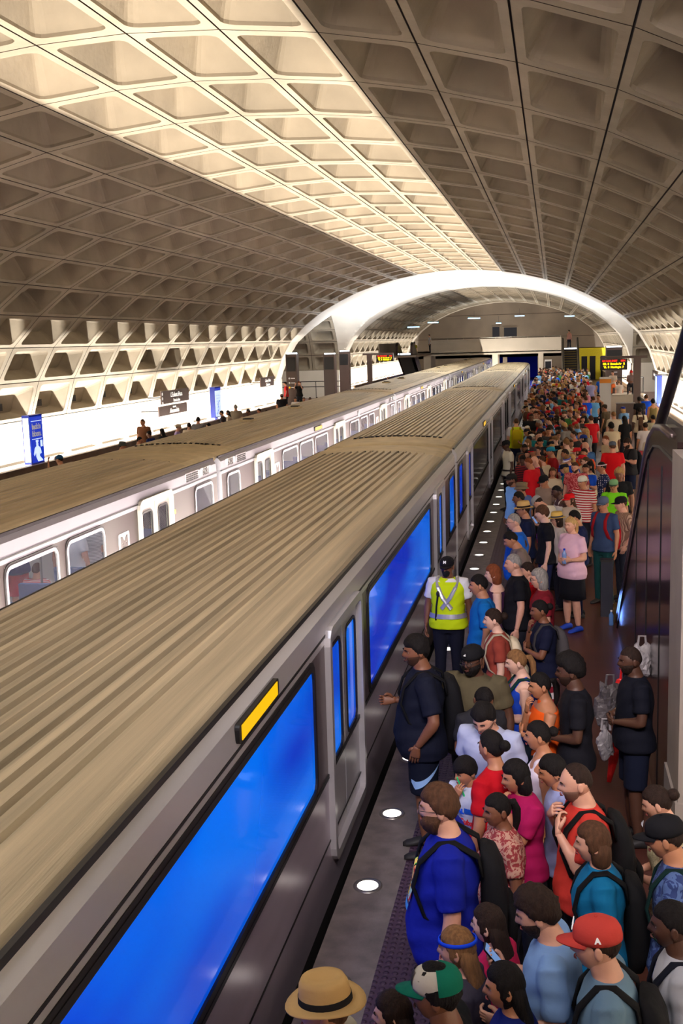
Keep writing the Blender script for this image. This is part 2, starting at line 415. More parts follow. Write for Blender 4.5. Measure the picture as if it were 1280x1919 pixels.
def train_car(cx, y0, L, label, near, number=None, front=False, blue_to=-99, cat='train car', mirror_num=True):
    root = empty('train_car', (cx, y0, 0), label, cat)
    X = HWT
    k = L/24.1
    wins = [(.45, 1.35)] + [(a*k, b*k) for a, b in ((4.95, 6.55), (6.80, 8.35), (8.60, 10.30), (13.8, 15.45), (15.7, 17.1), (17.0+.35, 18.6))] + [(L-1.45, L-.40)]
    doors = [(2.55*k, 3.95*k), (11.25*k, 12.75*k), (19.95*k, 21.35*k)]
    if near: wins = [(.45, 1.35), (4.5*k, 10.75*k), (13.35*k, 19.4*k), (L-1.45, L-.40)]
    z0w, z1w = (.90, 1.84) if not near else (.80, 1.86)
    # ---- body shell with window and door holes on the platform side
    mb = MB(); y_a, y_b = .12, L-.12
    holes = sorted([(a, b, z0w, z1w) for a, b in wins]+[(a, b, 0.02, 1.93) for a, b in doors])
    yy = y_a
    def strip(a, b, lo, hi):
        for z_a, z_b, m in ((lo, .02, 1), (.02, .78, 1), (.78, 1.88, 2), (1.88, 1.95, 0)):
            q0, q1 = max(z_a, lo), min(z_b, hi)
            if q1 > q0: mb.quad((X, a, q0), (X, b, q0), (X, b, q1), (X, a, q1), m)
    for a, b, h0, h1 in holes:
        strip(yy, a, -.30, 1.95); strip(a, b, -.30, h0); strip(a, b, h1, 1.95)
        yy = b
    strip(yy, y_b, -.30, 1.95)
    pr = body_profile()
    for (x0, zz0), (x1, zz1) in zip(pr, pr[1:]):
        m = 3 if zz1 < 0 else 0
        if not (zz0 == -.30):
            mb.quad((x0, y_a, zz0), (x0, y_b, zz0), (x1, y_b, zz1), (x1, y_a, zz1), m)
        mb.quad((-x0, y_a, zz0), (-x0, y_b, zz0), (-x1, y_b, zz1), (-x1, y_a, zz1), m if zz0 != -.30 else 1)
    ring = [(x, z) for x, z in pr]+[(-x, z) for x, z in pr[::-1]]
    for y in (y_a, y_b):
        mb.add([(x, y, z) for x, z in ring], [tuple(range(len(ring)))], 0)
    mb.box(-1.2, 1.2, y_a, y_b, -1.02, -.35, 3)
    # horizontal seams of the side
    mb.box(X, X+.006, y_a, y_b, .19, .205, 4); mb.box(X, X+.010, y_a, y_b, .745, .78, 4); mb.box(X-.03, X+.004, y_a, y_b, 1.935, 1.955, 4)
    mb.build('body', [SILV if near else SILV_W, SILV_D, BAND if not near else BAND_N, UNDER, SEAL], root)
    # ---- roof: fluted middle, plain ends
    mb = MB()
    base = [(1.26, 2.20), (1.22, 2.240), (1.10, 2.275), (.98, 2.290)]
    def rz(x): return 2.290+.055*(1-(x/.98)**2)
    flu = []; nfl = 16; w = 1.9/nfl
    for i in range(nfl):
        x0 = .95-i*w
        flu += [(x0, 0), (x0-w*.22, 0), (x0-w*.36, .028), (x0-w*.80, .028), (x0-w*.94, 0)]
    flu = [(x, rz(x)+d) for x, d in flu]
    sect = base+flu+[(-x, z) for x, z in base[::-1]]
    plain = [(x, z if i < 4 or i >= len(sect)-4 else rz(x)) for i, (x, z) in enumerate(sect)]
    def rr_(s, y): return [(x, y, z) for x, z in s]
    mb.loft([rr_(sect, 1.5), rr_(sect, L-1.5)], 0, cap=False, closed=False)
    mb.loft([rr_([(x*.94, z-.12) for x, z in plain], .02), rr_([(x*.985, z-.02) for x, z in plain], .10), rr_(plain, .20), rr_(plain, 1.5)], 1, cap=False, closed=False)
    mb.loft([rr_(plain, L-1.5), rr_(plain, L-.20), rr_([(x*.985, z-.02) for x, z in plain], L-.10), rr_([(x*.94, z-.12) for x, z in plain], L-.02)], 1, cap=False, closed=False)
    mb.box(-1.285, -1.255, y_a, y_b, 2.185, 2.225, 2); mb.box(1.255, 1.285, y_a, y_b, 2.185, 2.225, 2)
    for y in (1.5, L-1.5):
        for i in range(13): mb.ball((-.9+i*.15, y, rz(-.9+i*.15)+.012), (.022, .022, .015), 6, 2, 4)
    rf = mb.build('roof', [ROOF, ROOF_END, SEAL], root)
    for q in ((L*.30, L*.52) if not near else ()):
        v = MB(); v.box(-.32, .05, q, q+.34, 2.33, 2.42); v.box(-.25, -.02, q+.05, q+.29, 2.42, 2.45, 1); v.build('roof_vent', [ROOF_END, SEAL], rf)
    # ---- windows
    rw = .13
    for i, (a, b) in enumerate(wins):
        f = MB(); frame_rect(f, X, a, b, z0w, z1w, rw, .045, .014, 0); frame_rect(f, X, a-.03, b+.03, z0w-.03, z1w+.03, rw+.02, .035, .008, 1)
        fr = f.build('window', [FRAME if not near else SEAL, SEAL], root)
        lit = near and (y0+a < blue_to)  # panes along this stretch glow blue in place of a reflection
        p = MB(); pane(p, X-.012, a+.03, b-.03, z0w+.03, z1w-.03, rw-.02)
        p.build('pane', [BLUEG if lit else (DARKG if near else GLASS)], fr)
    # ---- doors
    for a, b in doors:
        dr = MB(); frame_rect(dr, X, a-.06, b+.06, -.02, 2.0, .14, .08, .05, 0); dd = dr.build('door', [SILV if near else DOORW], root)
        mid = (a+b)/2
        for s0, s1 in ((a, mid-.012), (mid+.012, b)):
            lf = MB(); u0, u1 = s0+.13, s1-.11
            lf.box(X-.03, X-.005, s0, u0, .0, 1.93); lf.box(X-.03, X-.005, u1, s1, .0, 1.93); lf.box(X-.03, X-.005, u0, u1, .0, .80); lf.box(X-.03, X-.005, u0, u1, 1.78, 1.93)
            frame_rect(lf, X-.008, u0-.02, u1+.02, .78, 1.80, .10, .03, .012, 1)
            leaf = lf.build('door_leaf', [SILV if near else DOORW, SEAL], dd)
            lit = near and (y0+a < blue_to)  # door panes here also glow blue in place of a reflection
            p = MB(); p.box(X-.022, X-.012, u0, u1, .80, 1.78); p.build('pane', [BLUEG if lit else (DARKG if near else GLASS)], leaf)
        if not near:
            t = MB(); t.box(X, X+.02, b+.16, b+.22, 1.55, 1.62); t.build('door_lamp', [AMBER], root)
    # ---- destination sign on the letterboard
    s = MB(); s0 = 8.55*k; s.prism(rrect(s0, s0+.95, 1.985, 2.105, .03), 0, X-.03, X+.022, 0); sg = s.build('destination_sign', [SEAL], root)
    s = MB(); s.box(X+.022, X+.027, s0+.05, s0+.90, 2.0, 2.09); s.build('display', [AMBER], sg)
    # ---- louvre, number, logo plate
    if number:
        for yy0, flip in ((.75, 1), (L-.75, -1)):
            y1 = yy0 if flip > 0 else yy0
            n = MB(); n.prism(rrect(yy0-.30, yy0+.30, 1.965, 2.13, .02), 0, X-.035, X-.004, 0); pl = n.build('number_plate', [WPAINT], root)
            text(number, .19, (X-.001, yy0, 2.048), (1, 0, 0), BLACK, pl, bold=.006)
            g = MB(); c = yy0+flip*.78
            g.prism(rrect(c-.36, c+.36, 1.965, 2.135, .015), 0, X-.035, X-.004, 0)
            for q in range(6):
                for w_ in range(4): g.box(X-.004, X+.004, c-.32+q*.11, c-.23+q*.11, 1.985+w_*.036, 2.007+w_*.036, 1)
            g.build('louvre', [SILV, SEAL], root)
    if not near:
        for c in (4.45*k, 19.3*k):
            n = MB(); n.prism(rrect(c-.2, c+.2, 1.22, 1.62, .03), 0, X, X+.006, 0); pl = n.build('logo_plate', [WPAINT], root)
            text('M', .36, (X+.009, c, 1.42), (1, 0, 0), BAND, pl, bold=.02)
        n = MB()
        rings = []
        for rr in (.13, .10): rings.append([(X+(.01 if rr > .12 else .018), 15.4*k+rr*cos(2*pi*j/18), 2.0+rr*sin(2*pi*j/18)*.75) for j in range(18)])
        n.loft(rings, 0); n.add([(X+.02, 15.4*k+.085*cos(2*pi*j/18), 2.0+.085*sin(2*pi*j/18)*.75) for j in range(18)], [tuple(range(18))], 1); n.build('speaker', [SILV, SILV_D], root)
        # interior
        n = MB(); n.box(-1.25, 1.28, .2, L-.2, -.05, .0, 0); n.box(-1.27, -1.22, .2, L-.2, 0, 2.1, 0); n.box(-1.25, 1.25, .2, L-.2, 2.12, 2.16, 0)
        it = n.build('interior', [INTER], root)
        n = MB(); n.box(.35, .55, .6, L-.6, 2.08, 2.11); n.build('ceiling_lamp', [LAMP], it)
        for q in range(int(L/1.1)-1):
            yq = .9+q*1.1
            if any(a-.5 < yq < b+.3 for a, b in doors): continue
            n = MB(); n.box(.35, 1.2, yq, yq+.45, .40, .50); n.box(.35, 1.2, yq+.40, yq+.48, .5, 1.15); n.build('seat', [SEAT], it)
        for q in range(9):
            n = MB(); n.tube([(.2, 2+q*2.4, 0), (.2, 2+q*2.4, 2.1)], .02, 8); n.build('grab_pole', [STEEL], it)
    if front:
        n = MB(); n.box(-1.1, -.2, L-.12, L-.10, .95, 1.9); n.box(.2, 1.1, L-.12, L-.10, .95, 1.9); n.build('windscreen', [DARKG], root)
    # coupler / bellows
    b = MB(); b.box(-.55, .55, L-.12, L+.01, .0, 2.05); b.build('gangway', [SEAL], root)
    return root
NL = 23.1
near_lab = ['moving silver train car nearest the camera, deep blue lit windows and amber sign',
 'second car of the near train, ribbed tan roof beside the two uniformed workers',
 'third car of the near train, alongside the dense middle crowd',
 'front car of the near train, its nose stopping short of the footbridge']
for i, y in enumerate((-2.3, 21.0, 44.2, 67.3)):
    train_car(-3.16, y, (NL-.0), near_lab[i], True, front=(i == 3), blue_to=24.5)
far_lab = ['silver and brown train car numbered 6081 on the far track, passengers behind its windows',
 'silver and brown train car numbered 6080, coupled ahead of car 6081',
 'third silver car of the stationary far train, beyond car 6080',
 'fourth silver car of the far train, running up to the footbridge',
 'last far train car, passing under the footbridge']
for i, y in enumerate((-4.2, 19.87, 43.97, 68.05, 92.15)):
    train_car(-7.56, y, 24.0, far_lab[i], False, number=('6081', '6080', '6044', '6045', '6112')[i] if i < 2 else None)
# ================================================================ platform edge lights
LENS = mat('edge_light_lens', (255, 250, 240), .3, emit=(255, 246, 232), estr=2.2)
el = None
y = 9.44-1.37*4
kk = 0
proto = empty('platform_edge_light', (-1.45, 6.70, 0), 'round white light set in the granite platform edge', 'platform light', group='row of round lights along the platform edge')
m = MB(); m.loft([[(r*cos(2*pi*j/20), r*1.05*sin(2*pi*j/20), z) for j in range(20)] for r, z in ((.118, .001), (.115, .010), (.088, .010), (.084, .004))], 0, cap=False); m.build('rim', [STEEL], proto, smooth=True)
m = MB(); m.add([(.086*cos(2*pi*j/20), .09*sin(2*pi*j/20), .006) for j in range(20)], [tuple(range(20))]); m.build('lens', [LENS], proto)
for k in range(-2, 60):
    y = 6.70+k*1.366
    if k == 0: continue
    copy_tree(proto, loc=(-1.45, y, 0))
# ================================================================ pylons, signs
LAMPW = mat('pylon_lamp', (255, 255, 255), .5, emit=(225, 240, 255), estr=6)
def pylon(x, y, w, h, label, dots=True, face=-1):
    r = empty('information_pylon', (x, y, 0), label, 'pylon')
    m = MB(); m.box(-w/2, w/2, -w/2, w/2, 0, h); m.box(-w/2-.01, w/2+.01, -w/2-.01, w/2+.01, h-.02, h+.03); m.build('column', [BROWN], r)
    m = MB(); m.box(-w/2+.05, w/2-.05, -w/2-.012, -w/2, h-.95, h-.15); m.build('display', [BLACK], r)
    m = MB(); m.box(-w/2+.06, w/2-.06, -w/2+.06, w/2-.06, h+.03, h+.10); m.build('top_lamp', [LAMPW], r)
    if dots:
        m = MB()
        for i, c in enumerate((0, 1, 2)):
            m.add([(.0-.13+.055*cos(2*pi*j/12), -w/2-.006, h-1.35-i*.26+.055*sin(2*pi*j/12)) for j in range(12)], [tuple(range(12))], c)
            m.box(-.03, .2, -w/2-.006, -w/2, h-1.37-i*.26, h-1.33-i*.26, 0)
        m.build('route_list', [WHITE, WPAINT, AMBER], r)
    return r
pylon(-14.75, 62, .62, 3.70, 'dark brown pylon with lit top nearest the yellow shirted seated waiters')
pylon(-14.25, 70.5, .72, 3.55, 'plain dark brown pylon between two others, backed by the crossing vault', dots=False)
pylon(-15.05, 80, .72, 3.62, 'dark brown pylon with lit top, before the white far wall coffers', dots=False)
pylon(4.0, 76, 1.05, 3.45, 'wide dark pylon behind the right departure board', dots=True)
RED = mat('led_red', (60, 0, 0), .5, emit=(255, 40, 20), estr=2.0)
YEL = mat('led_yellow', (60, 50, 0), .5, emit=(255, 214, 0), estr=2.2)
def departure_board(x, y, zb, w, h, postx, label):
    r = empty('departure_board', (postx, y, 0), label, 'departure board')
    m = MB(); d = 1 if postx < x else -1
    m.box(-.16, .16, -.12, .12, 0, zb+h+.12); m.build('post', [BROWN], r)
    m = MB(); a, b = sorted((-d*.45, x-postx+d*w/2)); m.box(a, b, -.10, .10, zb+h+.02, zb+h+.14); m.build('beam', [BROWN], r)
    m = MB(); c = x-postx; m.box(c-w/2, c+w/2, -.14, .14, zb, zb+h); s = m.build('screen', [BLACK], r)
    text('LN CAR DEST     MIN', w*.092, (c, -.145, zb+h*.84), (0, -1, 0), RED, s, bold=.004)
    for i, t in enumerate(('GR  8  Branch Av   2', 'YL  8  Huntingtn  7')):
        text(t, w*.095, (c, -.145, zb+h*(.56-.30*i)), (0, -1, 0), YEL, s, bold=.010)
    return r
departure_board(-11.0, 73, 2.98, 1.15, .42, -12.05, 'departure board with red and yellow letters over the left platform')
departure_board(2.78, 53, 2.68, 1.22, .50, 3.85, 'departure board with red and yellow letters over the right platform crowd')
# advertising displays on the left wall
ADB = mat('ad_blue', (10, 44, 150), .3, emit=(8, 50, 190), estr=.9)
ADL = mat('ad_light', (220, 235, 250), .3, emit=(205, 228, 255), estr=1.0)
NAVY = mat('ad_navy', (8, 24, 90), .3, emit=(6, 20, 110), estr=.6)
def ad_display(x, y, w, z0, z1, label):
    r = empty('advertising_display', (x, y, 0), label, 'advertising display', rz=0)
    m = MB(); m.box(-.05, .05, -.08, .08, .03, z0); m.box(-.12, .12, -w/2, w/2, z0, z1); m.box(-.12, .12, -w/2-.005, w/2, z1-.03, z1+.02); m.build('cabinet', [NAVY], r)
    return r
a = ad_display(-15.75, 31.35, .86, .88, 2.36, 'tall blue lit advertisement reading back in bloom with a ballplayer figure')
m = MB(); m.box(.12, .128, -.40, .40, .92, 2.33); sc = m.build('screen', [ADB], a)
text('back in', .25, (.13, 0, 2.02), (1, 0, 0), WHITE, sc, bold=.008, spacing=.85)
text('bloom.', .25, (.13, 0, 1.80), (1, 0, 0), WHITE, sc, bold=.008, spacing=.85)
m = MB()
m.box(.128, .134, -.34, .34, 2.18, 2.20, 0); m.box(.128, .134, -.34, .34, 1.63, 1.65, 0); m.box(.128, .134, .2, .34, 1.38, 1.58, 0)
m.ball((.13, -.02, 1.47), (.01, .07, .085), 10, 0); m.box(.128, .134, -.10, .07, 1.54, 1.60, 0)
m.prism([(-.20, 1.36), (-.08, 1.42), (.05, 1.42), (.18, 1.34), (.24, 1.18), (.14, 1.16), (.11, 1.24), (.10, 1.10), (.28, .98), (.30, .94), (-.02, .94), (-.14, 1.10), (-.13, 1.24), (-.24, 1.12), (-.28, 1.18)], 0, .128, .134, 0)
m.build('figure_print', [ADL], sc)
m = MB(); m.box(-.09, .09, -.436, -.43, .95, 2.3); m.build('side_panel', [ADL], a)
text('now boarding at this station', .10, (0, -.44, 1.6), (0, -1, 0), NAVY, a, name='side_lettering', up=(1, 0, 0))
a = ad_display(-15.75, 50.2, .95, .96, 2.38, 'pale lit map display with blue frame on the left wall')
m = MB(); m.box(.12, .128, -.43, .43, 1.0, 2.22); m.box(.12, .13, -.43, .43, 2.24, 2.34, 1); sc = m.build('screen', [ADL, ADB], a)
m = MB()
for q in range(7): m.box(.128, .132, -.36+.05*(q % 3), .30-.06*(q % 2), 1.15+q*.14, 1.165+q*.14)
m.tube([(.13, -.25, 1.1), (.13, .05, 1.35), (.13, -.05, 1.6), (.13, .22, 1.75)], .012, 4); m.build('map_print', [ADB], sc)
# station signs
def wall_sign(x, y, z0, z1, w, label, lines, dots=0, nx=1, rz=0.):
    r = empty('station_sign', (x, y, 0), label, 'station sign', rz=rz)
    m = MB(); m.box(-.025, .025, -w/2, w/2, z0, z1); b = m.build('board', [BROWN], r)
    m = MB(); m.tube([(-.02, -w/2+.2, (z0+z1)/2), (-.85*nx, -w/2+.2, (z0+z1)/2)], .02, 6); m.tube([(-.02, w/2-.2, (z0+z1)/2), (-.85*nx, w/2-.2, (z0+z1)/2)], .02, 6); m.build('bracket', [BLACK], r)
    for t, s, zz in lines: text(t, s, (.028*nx, .12, zz), (nx, 0, 0), WHITE, b, bold=.006)
    for i in range(dots):
        m = MB(); m.add([(.028*nx, -w/2+.12+.07*cos(2*pi*j/14), z1-.12-i*.19+.07*sin(2*pi*j/14)) for j in range(14)], [tuple(range(14))]); m.build('line_dot', [WHITE], b)
wall_sign(-15.9, 44.95, 1.98, 2.52, 3.5, 'upper brown wall sign reading L\'Enfant Plaza', [("L'Enfant Plaza", .27, 2.32), ('Branch Ave', .18, 2.09)], dots=3)
wall_sign(-15.9, 44.6, 1.50, 1.90, 3.5, 'lower brown wall sign reading Alexandria', [('toward', .13, 1.82), ('Alexandria', .27, 1.66)])
wall_sign(-15.9, 60.5, 1.98, 2.5, 3.0, 'white faced wall sign on the left wall near the crossing vault', [('Gallery Place', .24, 2.3), ('Chinatown', .2, 2.08)])
wall_sign(5.1, 58, 1.95, 2.45, 2.6, 'pale wall sign on the right wall above the seated people', [('Gallery Place', .2, 2.25)], nx=-1)
a = ad_display(5.02, 55.2, .9, .96, 2.30, 'blue framed lit display on the right wall')
m = MB(); m.box(-.128, -.12, -.41, .41, 1.0, 2.25); m.build('screen', [ADL], a)
m = MB(); m.box(-.09, .09, -.456, -.45, .98, 2.28); m.build('side_panel', [ADB], a)
# ================================================================ footbridge and its escalators
m = MB(); BY = 105
m.box(-11.6, .75, BY, BY+4, 2.78, 3.05); m.box(-11.4, .75, BY, BY+.22, 2.95, 4.25); m.box(-11.4, .75, BY+3.8, BY+4, 2.95, 4.25)
fbm = m.build('footbridge', [CONC_S]); tag(fbm, 'concrete footbridge spanning both trains below the end wall', 'footbridge')
m = MB(); m.tube([(-11.4, BY+.1, 4.38), (.75, BY+.1, 4.38)], .03, 8)
for q in range(9): m.tube([(-11.3+q*1.5, BY+.1, 4.2), (-11.3+q*1.5, BY+.1, 4.38)], .02, 6)
m.build('handrail', [STEEL], fbm)
m = MB(); m.box(-12.1, -11.4, BY-.1, BY+4, 0, 3.0); m.box(-5.62, -5.10, BY+.1, BY+3.6, -1.4, 2.8); m.box(-1.35, -.9, BY+.5, BY+3.6, 0, 2.8); m.build('pier', [CONC_S], fbm)
STEP = mat('escalator_step', (46, 44, 44), .4, .6); YLINE = mat('step_edge_yellow', (190, 160, 50), .5)
def escalator(x0, x1, ytop, ybot, ztop, label, lamp=True):
    d = 1 if ybot < ytop else -1
    r = empty('escalator', ((x0+x1)/2, ybot, 0), label, 'escalator'); w = (x1-x0)/2; R = ytop-ybot
    n = 15; st = MB(); ed = MB()
    for i in range(n):
        a = R*i/n; b = R*(i+1)/n; z = ztop*(i+1)/n
        y_0, y_1 = sorted((a, b)); st.box(-w+.22, w-.22, y_0, y_1, z-.6 if z > .6 else 0, z)
        e0, e1 = sorted((a, a+R/abs(R)*.04)); ed.box(-w+.22, w-.22, e0, e1, z-.05, z+.004)
        ed.box(-w+.22, w-.22, e0-.006, e1-.03, z-.03, z-.0)
    st.build('steps', [STEP], r); ed.build('step_edges', [YLINE], r)
    for s in (-1, 1):
        m = MB(); xa, xb = (-w, -w+.2) if s < 0 else (w-.2, w)
        e = R/abs(R)
        poly = [(-1.1*e, 0), (-1.1*e, .85), (-.9*e, .98), (-.1*e, .98), (R, ztop+.98), (R+1.0*e, ztop+.98), (R+1.2*e, ztop+.8), (R+1.2*e, ztop), (R, ztop-.3), (.5*e, 0)]
        m.prism(poly, 0, xa, xb); m.build('balustrade', [STEEL if lamp else BRONZE], r)
        m = MB(); xm = (xa+xb)/2; m.tube([(xm, -1.15*e, .7), (xm, -1.1*e, .92), (xm, -.9*e, 1.02), (xm, -.1*e, 1.02), (xm, R, ztop+1.02), (xm, R+1.0*e, ztop+1.02), (xm, R+1.25*e, ztop+.8)], .045, 8); m.build('handrail', [RUBBER], r)
    m = MB(); m.box(-w+.25, w-.25, R-.02, R+.05, ztop-.02, ztop+.10); m.build('comb_light', [LAMPW], r)
    return r
escalator(.80, 2.35, 105, 99, 3.1, 'escalator at the right end of the footbridge with yellow edged steps')
escalator(-13.5, -12.0, 97, 104, 3.1, 'dark escalator rising to the left end of the footbridge', lamp=False)
m = MB(); m.box(-14.6, -11.4, 93.2, BY+4, 2.9, 3.05); m.box(-14.6, -14.5, 93.2, BY, 3, 4.1); tag(m.build('landing_slab', [CONC_D]), 'concrete landing beside the left escalator and footbridge', 'landing')
# blue tube lamps near the end wall
BTUBE = mat('blue_tube', (230, 245, 255), .4, emit=(150, 215, 255), estr=5)
for x, y, z, s in ((-13.4, 108, 6.05, 1.1), (-12.0, 113, 6.5, 1.0), (-8.6, 124, 7.0, 1.3), (-3.6, 124, 7.1, 1.0), (1.6, 112, 6.7, .9), (-6.0, 126, 6.4, .5)):
    r = empty('tube_lamp', (x, y, z-.45), 'small bluish tube lamp hung from the vault near the end wall', 'ceiling lamp', group='blue tube lamps by the end wall')
    m = MB(); m.tube([(-s/2, -.2, 0), (s/2, .2, 0)], .05, 8); m.build('tube', [BTUBE], r)
    m = MB(); m.box(-s/2, s/2, -.03, .03, .05, .10); m.box(-.01, .01, -.01, .01, .1, .8); m.build('bracket', [BLACK], r)
# yellow scaffold hoarding right of the escalator
YH = mat('hoarding_yellow', (214, 200, 24), .6, noise=.15, nscale=12)
m = MB(); m.box(0, 3.0, 0, .08, 0, 3.1); hd = empty('hoarding', (.95+1.6, 111, 0), 'bright yellow hoarding with dark doorways beyond the escalator', 'hoarding'); m.build('panel', [YH], hd)
for a, b in ((.2, .75), (1.0, 1.55), (2.05, 2.7)):
    m = MB(); m.box(a, b, -.03, .0, 0, 2.3); m.build('doorway', [DK], hd)
m = MB(); m.box(2.2, 2.5, -.05, -.03, 1.3, 1.75); m.build('notice', [WPAINT], hd)
# poster stand and bin by the right departure board
st = empty('poster_stand', (2.55, 56, 0), 'white poster stand with orange heading beneath the departure board', 'poster stand')
m = MB(); m.box(-.28, .28, -.04, .04, .55, 2.25); m.build('board', [WPAINT], st); m = MB(); m.box(-.28, .28, -.05, -.04, 1.95, 2.15); m.build('heading', [mat('orange_head', (240, 150, 40), .5)], st)
m = MB(); m.box(-.24, -.2, -.02, .02, 0, .6); m.box(.2, .24, -.02, .02, 0, .6); m.build('leg', [BLACK], st)
bn = empty('litter_bin', (3.25, 51.5, 0), 'dark square litter bin with small white logos against the sign post', 'litter bin')
m = MB(); m.box(-.4, .4, -.35, .35, 0, 1.15); m.box(-.42, .42, -.37, .37, 1.15, 1.22); m.build('body', [BROWN], bn)
text('M M', .16, (0, -.352, .72), (0, -1, 0), WHITE, bn, bold=.006)
# pale bench wall with seated people at the crossing, both sides
m = MB(); m.box(2.6, 5.0, 63.0, 64.2, 0, .95); m.box(2.55, 5.05, 62.95, 64.25, .95, 1.0); tag(m.build('bench_block', [CONC_S]), 'pale concrete ledge with people resting on it, right side', 'ledge')
m = MB(); m.tube([(2.7, 64.2, 1.9), (5.0, 64.2, 1.9)], .03, 6); m.tube([(2.7, 64.2, 1.0), (2.7, 64.2, 1.9)], .03, 6); m.tube([(5, 64.2, 1.0), (5, 64.2, 1.9)], .03, 6); tag(m.build('guard_rail', [BLACK]), 'thin dark guard rail above the pale ledge on the right', 'guard rail')
m = MB(); m.box(-15.6, -11.5, 60.6, 61.4, 0, .5); tag(m.build('bench_block', [mat('bench_granite', (120, 104, 90), .6)]), 'low granite bench on the left platform with a seated group', 'bench')
m = MB(); 
for z in (.95, 1.35): m.tube([(-22, 84.2, z), (-15.6, 84.2, z)], .03, 6)
for q in range(6): m.tube([(-21.8+q*1.2, 84.2, 0), (-21.8+q*1.2, 84.2, 1.35)], .025, 6)
tag(m.build('guard_rail', [BLACK]), 'dark guard rail across the left crossing passage', 'guard rail')
hb = empty('information_case', (-.15, 97, 0), 'small white and yellow information case at the far platform end', 'information case')
m = MB(); m.box(-.55, .05, -.2, .2, 0, 2.35); m.build('cabinet', [WPAINT], hb); m = MB(); m.box(-.50, .0, -.22, -.2, .9, 1.3); m.build('lower_panel', [YH], hb); m = MB(); m.box(-.5, 0, -.22, -.2, 1.6, 2.2); m.build('screen', [DK], hb)
# ================================================================ near right: escalator cladding, handrail, glass and column
es = empty('escalator_enclosure', (.95, 11, 0), 'tall polished bronze escalator side panel at the right with reflections', 'escalator')
pl = [(16.62, .0), (11.85, 3.02), (11.35, 3.27), (10.75, 3.42), (10.1, 3.47), (9.3, 3.47), (8.72, 3.47), (8.72, 0)]
m = MB(); m.prism(pl, 0, .94, 1.12); m.build('side_panel', [BRONZE], es)
m = MB(); m.tube([(.96, a, b+.0) for a, b in pl[:-2]], .035, 8); m.build('edge_trim', [mat('edge_trim', (96, 84, 82), .3, .7)], es, smooth=True)
m = MB(); m.tube([(.934, 8.75, 3.30), (.934, 9.4, 3.30), (.934, 10.1, 3.30), (.934, 10.7, 3.25), (.934, 11.2, 3.12), (.934, 11.7, 2.88), (.934, 16.2, .02)], .012, 6)
for yq in (9.9, 11.3, 12.7): m.box(.933, .941, yq, yq+.012, 0, min(3.4, 3.02+(11.85-yq)*.63 if yq > 11.85 else 3.3)-.15)
m.build('panel_seam', [BLACK], es)
GL2 = mat('balustrade_glass', (210, 225, 225), .05, alpha=.18, spec=.7)
hr = empty('handrail_section', (1.72, 15, 0), 'dark blue black escalator handrail with clear glass cut by the right edge', 'handrail')
m = MB(); m.tube([(1.62, 19.0, 2.3), (1.62, 17.3, 2.98), (1.62, 14.4, 4.2), (1.62, 12.2, 5.13), (1.62, 10.2, 5.98)], .085, 12, flat=.8); m.build('rail', [mat('blue_black_rubber', (12, 16, 34), .35)], hr, smooth=True)
m = MB(); m.prism([(17.3, 2.9), (14.4, 4.12), (12.2, 5.05), (10.2, 5.9), (9.0, 5.9), (9.0, 2.9)], 0, 1.69, 1.70); m.build('glass', [GL2], hr)
m = MB(); m.box(1.62, 1.78, 8.2, 17.0, 2.55, 2.95); m.build('base_channel', [BRONZE], hr)
m = MB(); m.box(.90, 1.40, 7.9, 8.68, 0, 3.42); m.box(.88, 1.42, 7.88, 8.70, 0, .9)
tag(m.build('concrete_column', [mat('column_grey', (150, 140, 132), .8, noise=.1, nscale=3)]), 'pale grey concrete column at the right edge beside the bronze panel', 'column')
bo = empty('queue_post', (.82, 17.0, 0), 'short dark square post at the foot of the bronze escalator', 'post')
m = MB(); m.box(-.09, .09, -.09, .09, 0, .86); m.build('post', [mat('post_navy', (26, 28, 44), .4)], bo); m = MB(); m.box(-.1, .1, -.1, .1, .86, .89); m.build('cap', [BLACK], bo)
for _p in (es, hr):
    for _c in bpy.data.objects:
        if _c.parent == _p: _c.location = (-_p.location[0], -_p.location[1], 0)
wb = empty('water_bottle', (.86, 16.4, 0), 'clear plastic water bottle standing by the short dark post', 'bottle')
CLR = mat('clear_blue_plastic', (120, 180, 255), .1, alpha=.5, spec=1.)
m = MB(); m.loft([[(r*cos(2*pi*j/12), r*sin(2*pi*j/12), z) for j in range(12)] for r, z in ((.03, 0), (.036, .02), (.033, .07), (.036, .13), (.036, .16), (.014, .20), (.013, .215))]); m.build('body', [CLR], wb, smooth=True)
m = MB(); m.loft([[(.015*cos(2*pi*j/12), .015*sin(2*pi*j/12), z) for j in range(12)] for z in (.212, .235)]); m.build('cap', [WPAINT], wb)
# ================================================================ people
def fuse(mb, name, voxel, smooth=4):
    me = mb.mesh(name); o = bpy.data.objects.new('scratch_obj', me); COL.objects.link(o)
    r = o.modifiers.new('r', 'REMESH'); r.mode = 'VOXEL'; r.voxel_size = voxel; r.use_smooth_shade = True
    s = o.modifiers.new('s', 'SMOOTH'); s.factor = .6; s.iterations = smooth
    dg = bpy.context.evaluated_depsgraph_get()
    out = bpy.data.meshes.new_from_object(o.evaluated_get(dg)); out.name = name
    bpy.data.objects.remove(o); bpy.data.meshes.remove(me)
    v = [tuple(x.co) for x in out.vertices]; f = [tuple(p.vertices) for p in out.polygons]; bpy.data.meshes.remove(out)
    return v, f
def rotz(p, a): c, s = cos(a), sin(a); return Vector((p[0]*c-p[1]*s, p[0]*s+p[1]*c, p[2]))
def rotx(p, a): c, s = cos(a), sin(a); return Vector((p[0], p[1]*c-p[2]*s, p[1]*s+p[2]*c))
def g(x, s): return math.exp(-(x/s)**2)
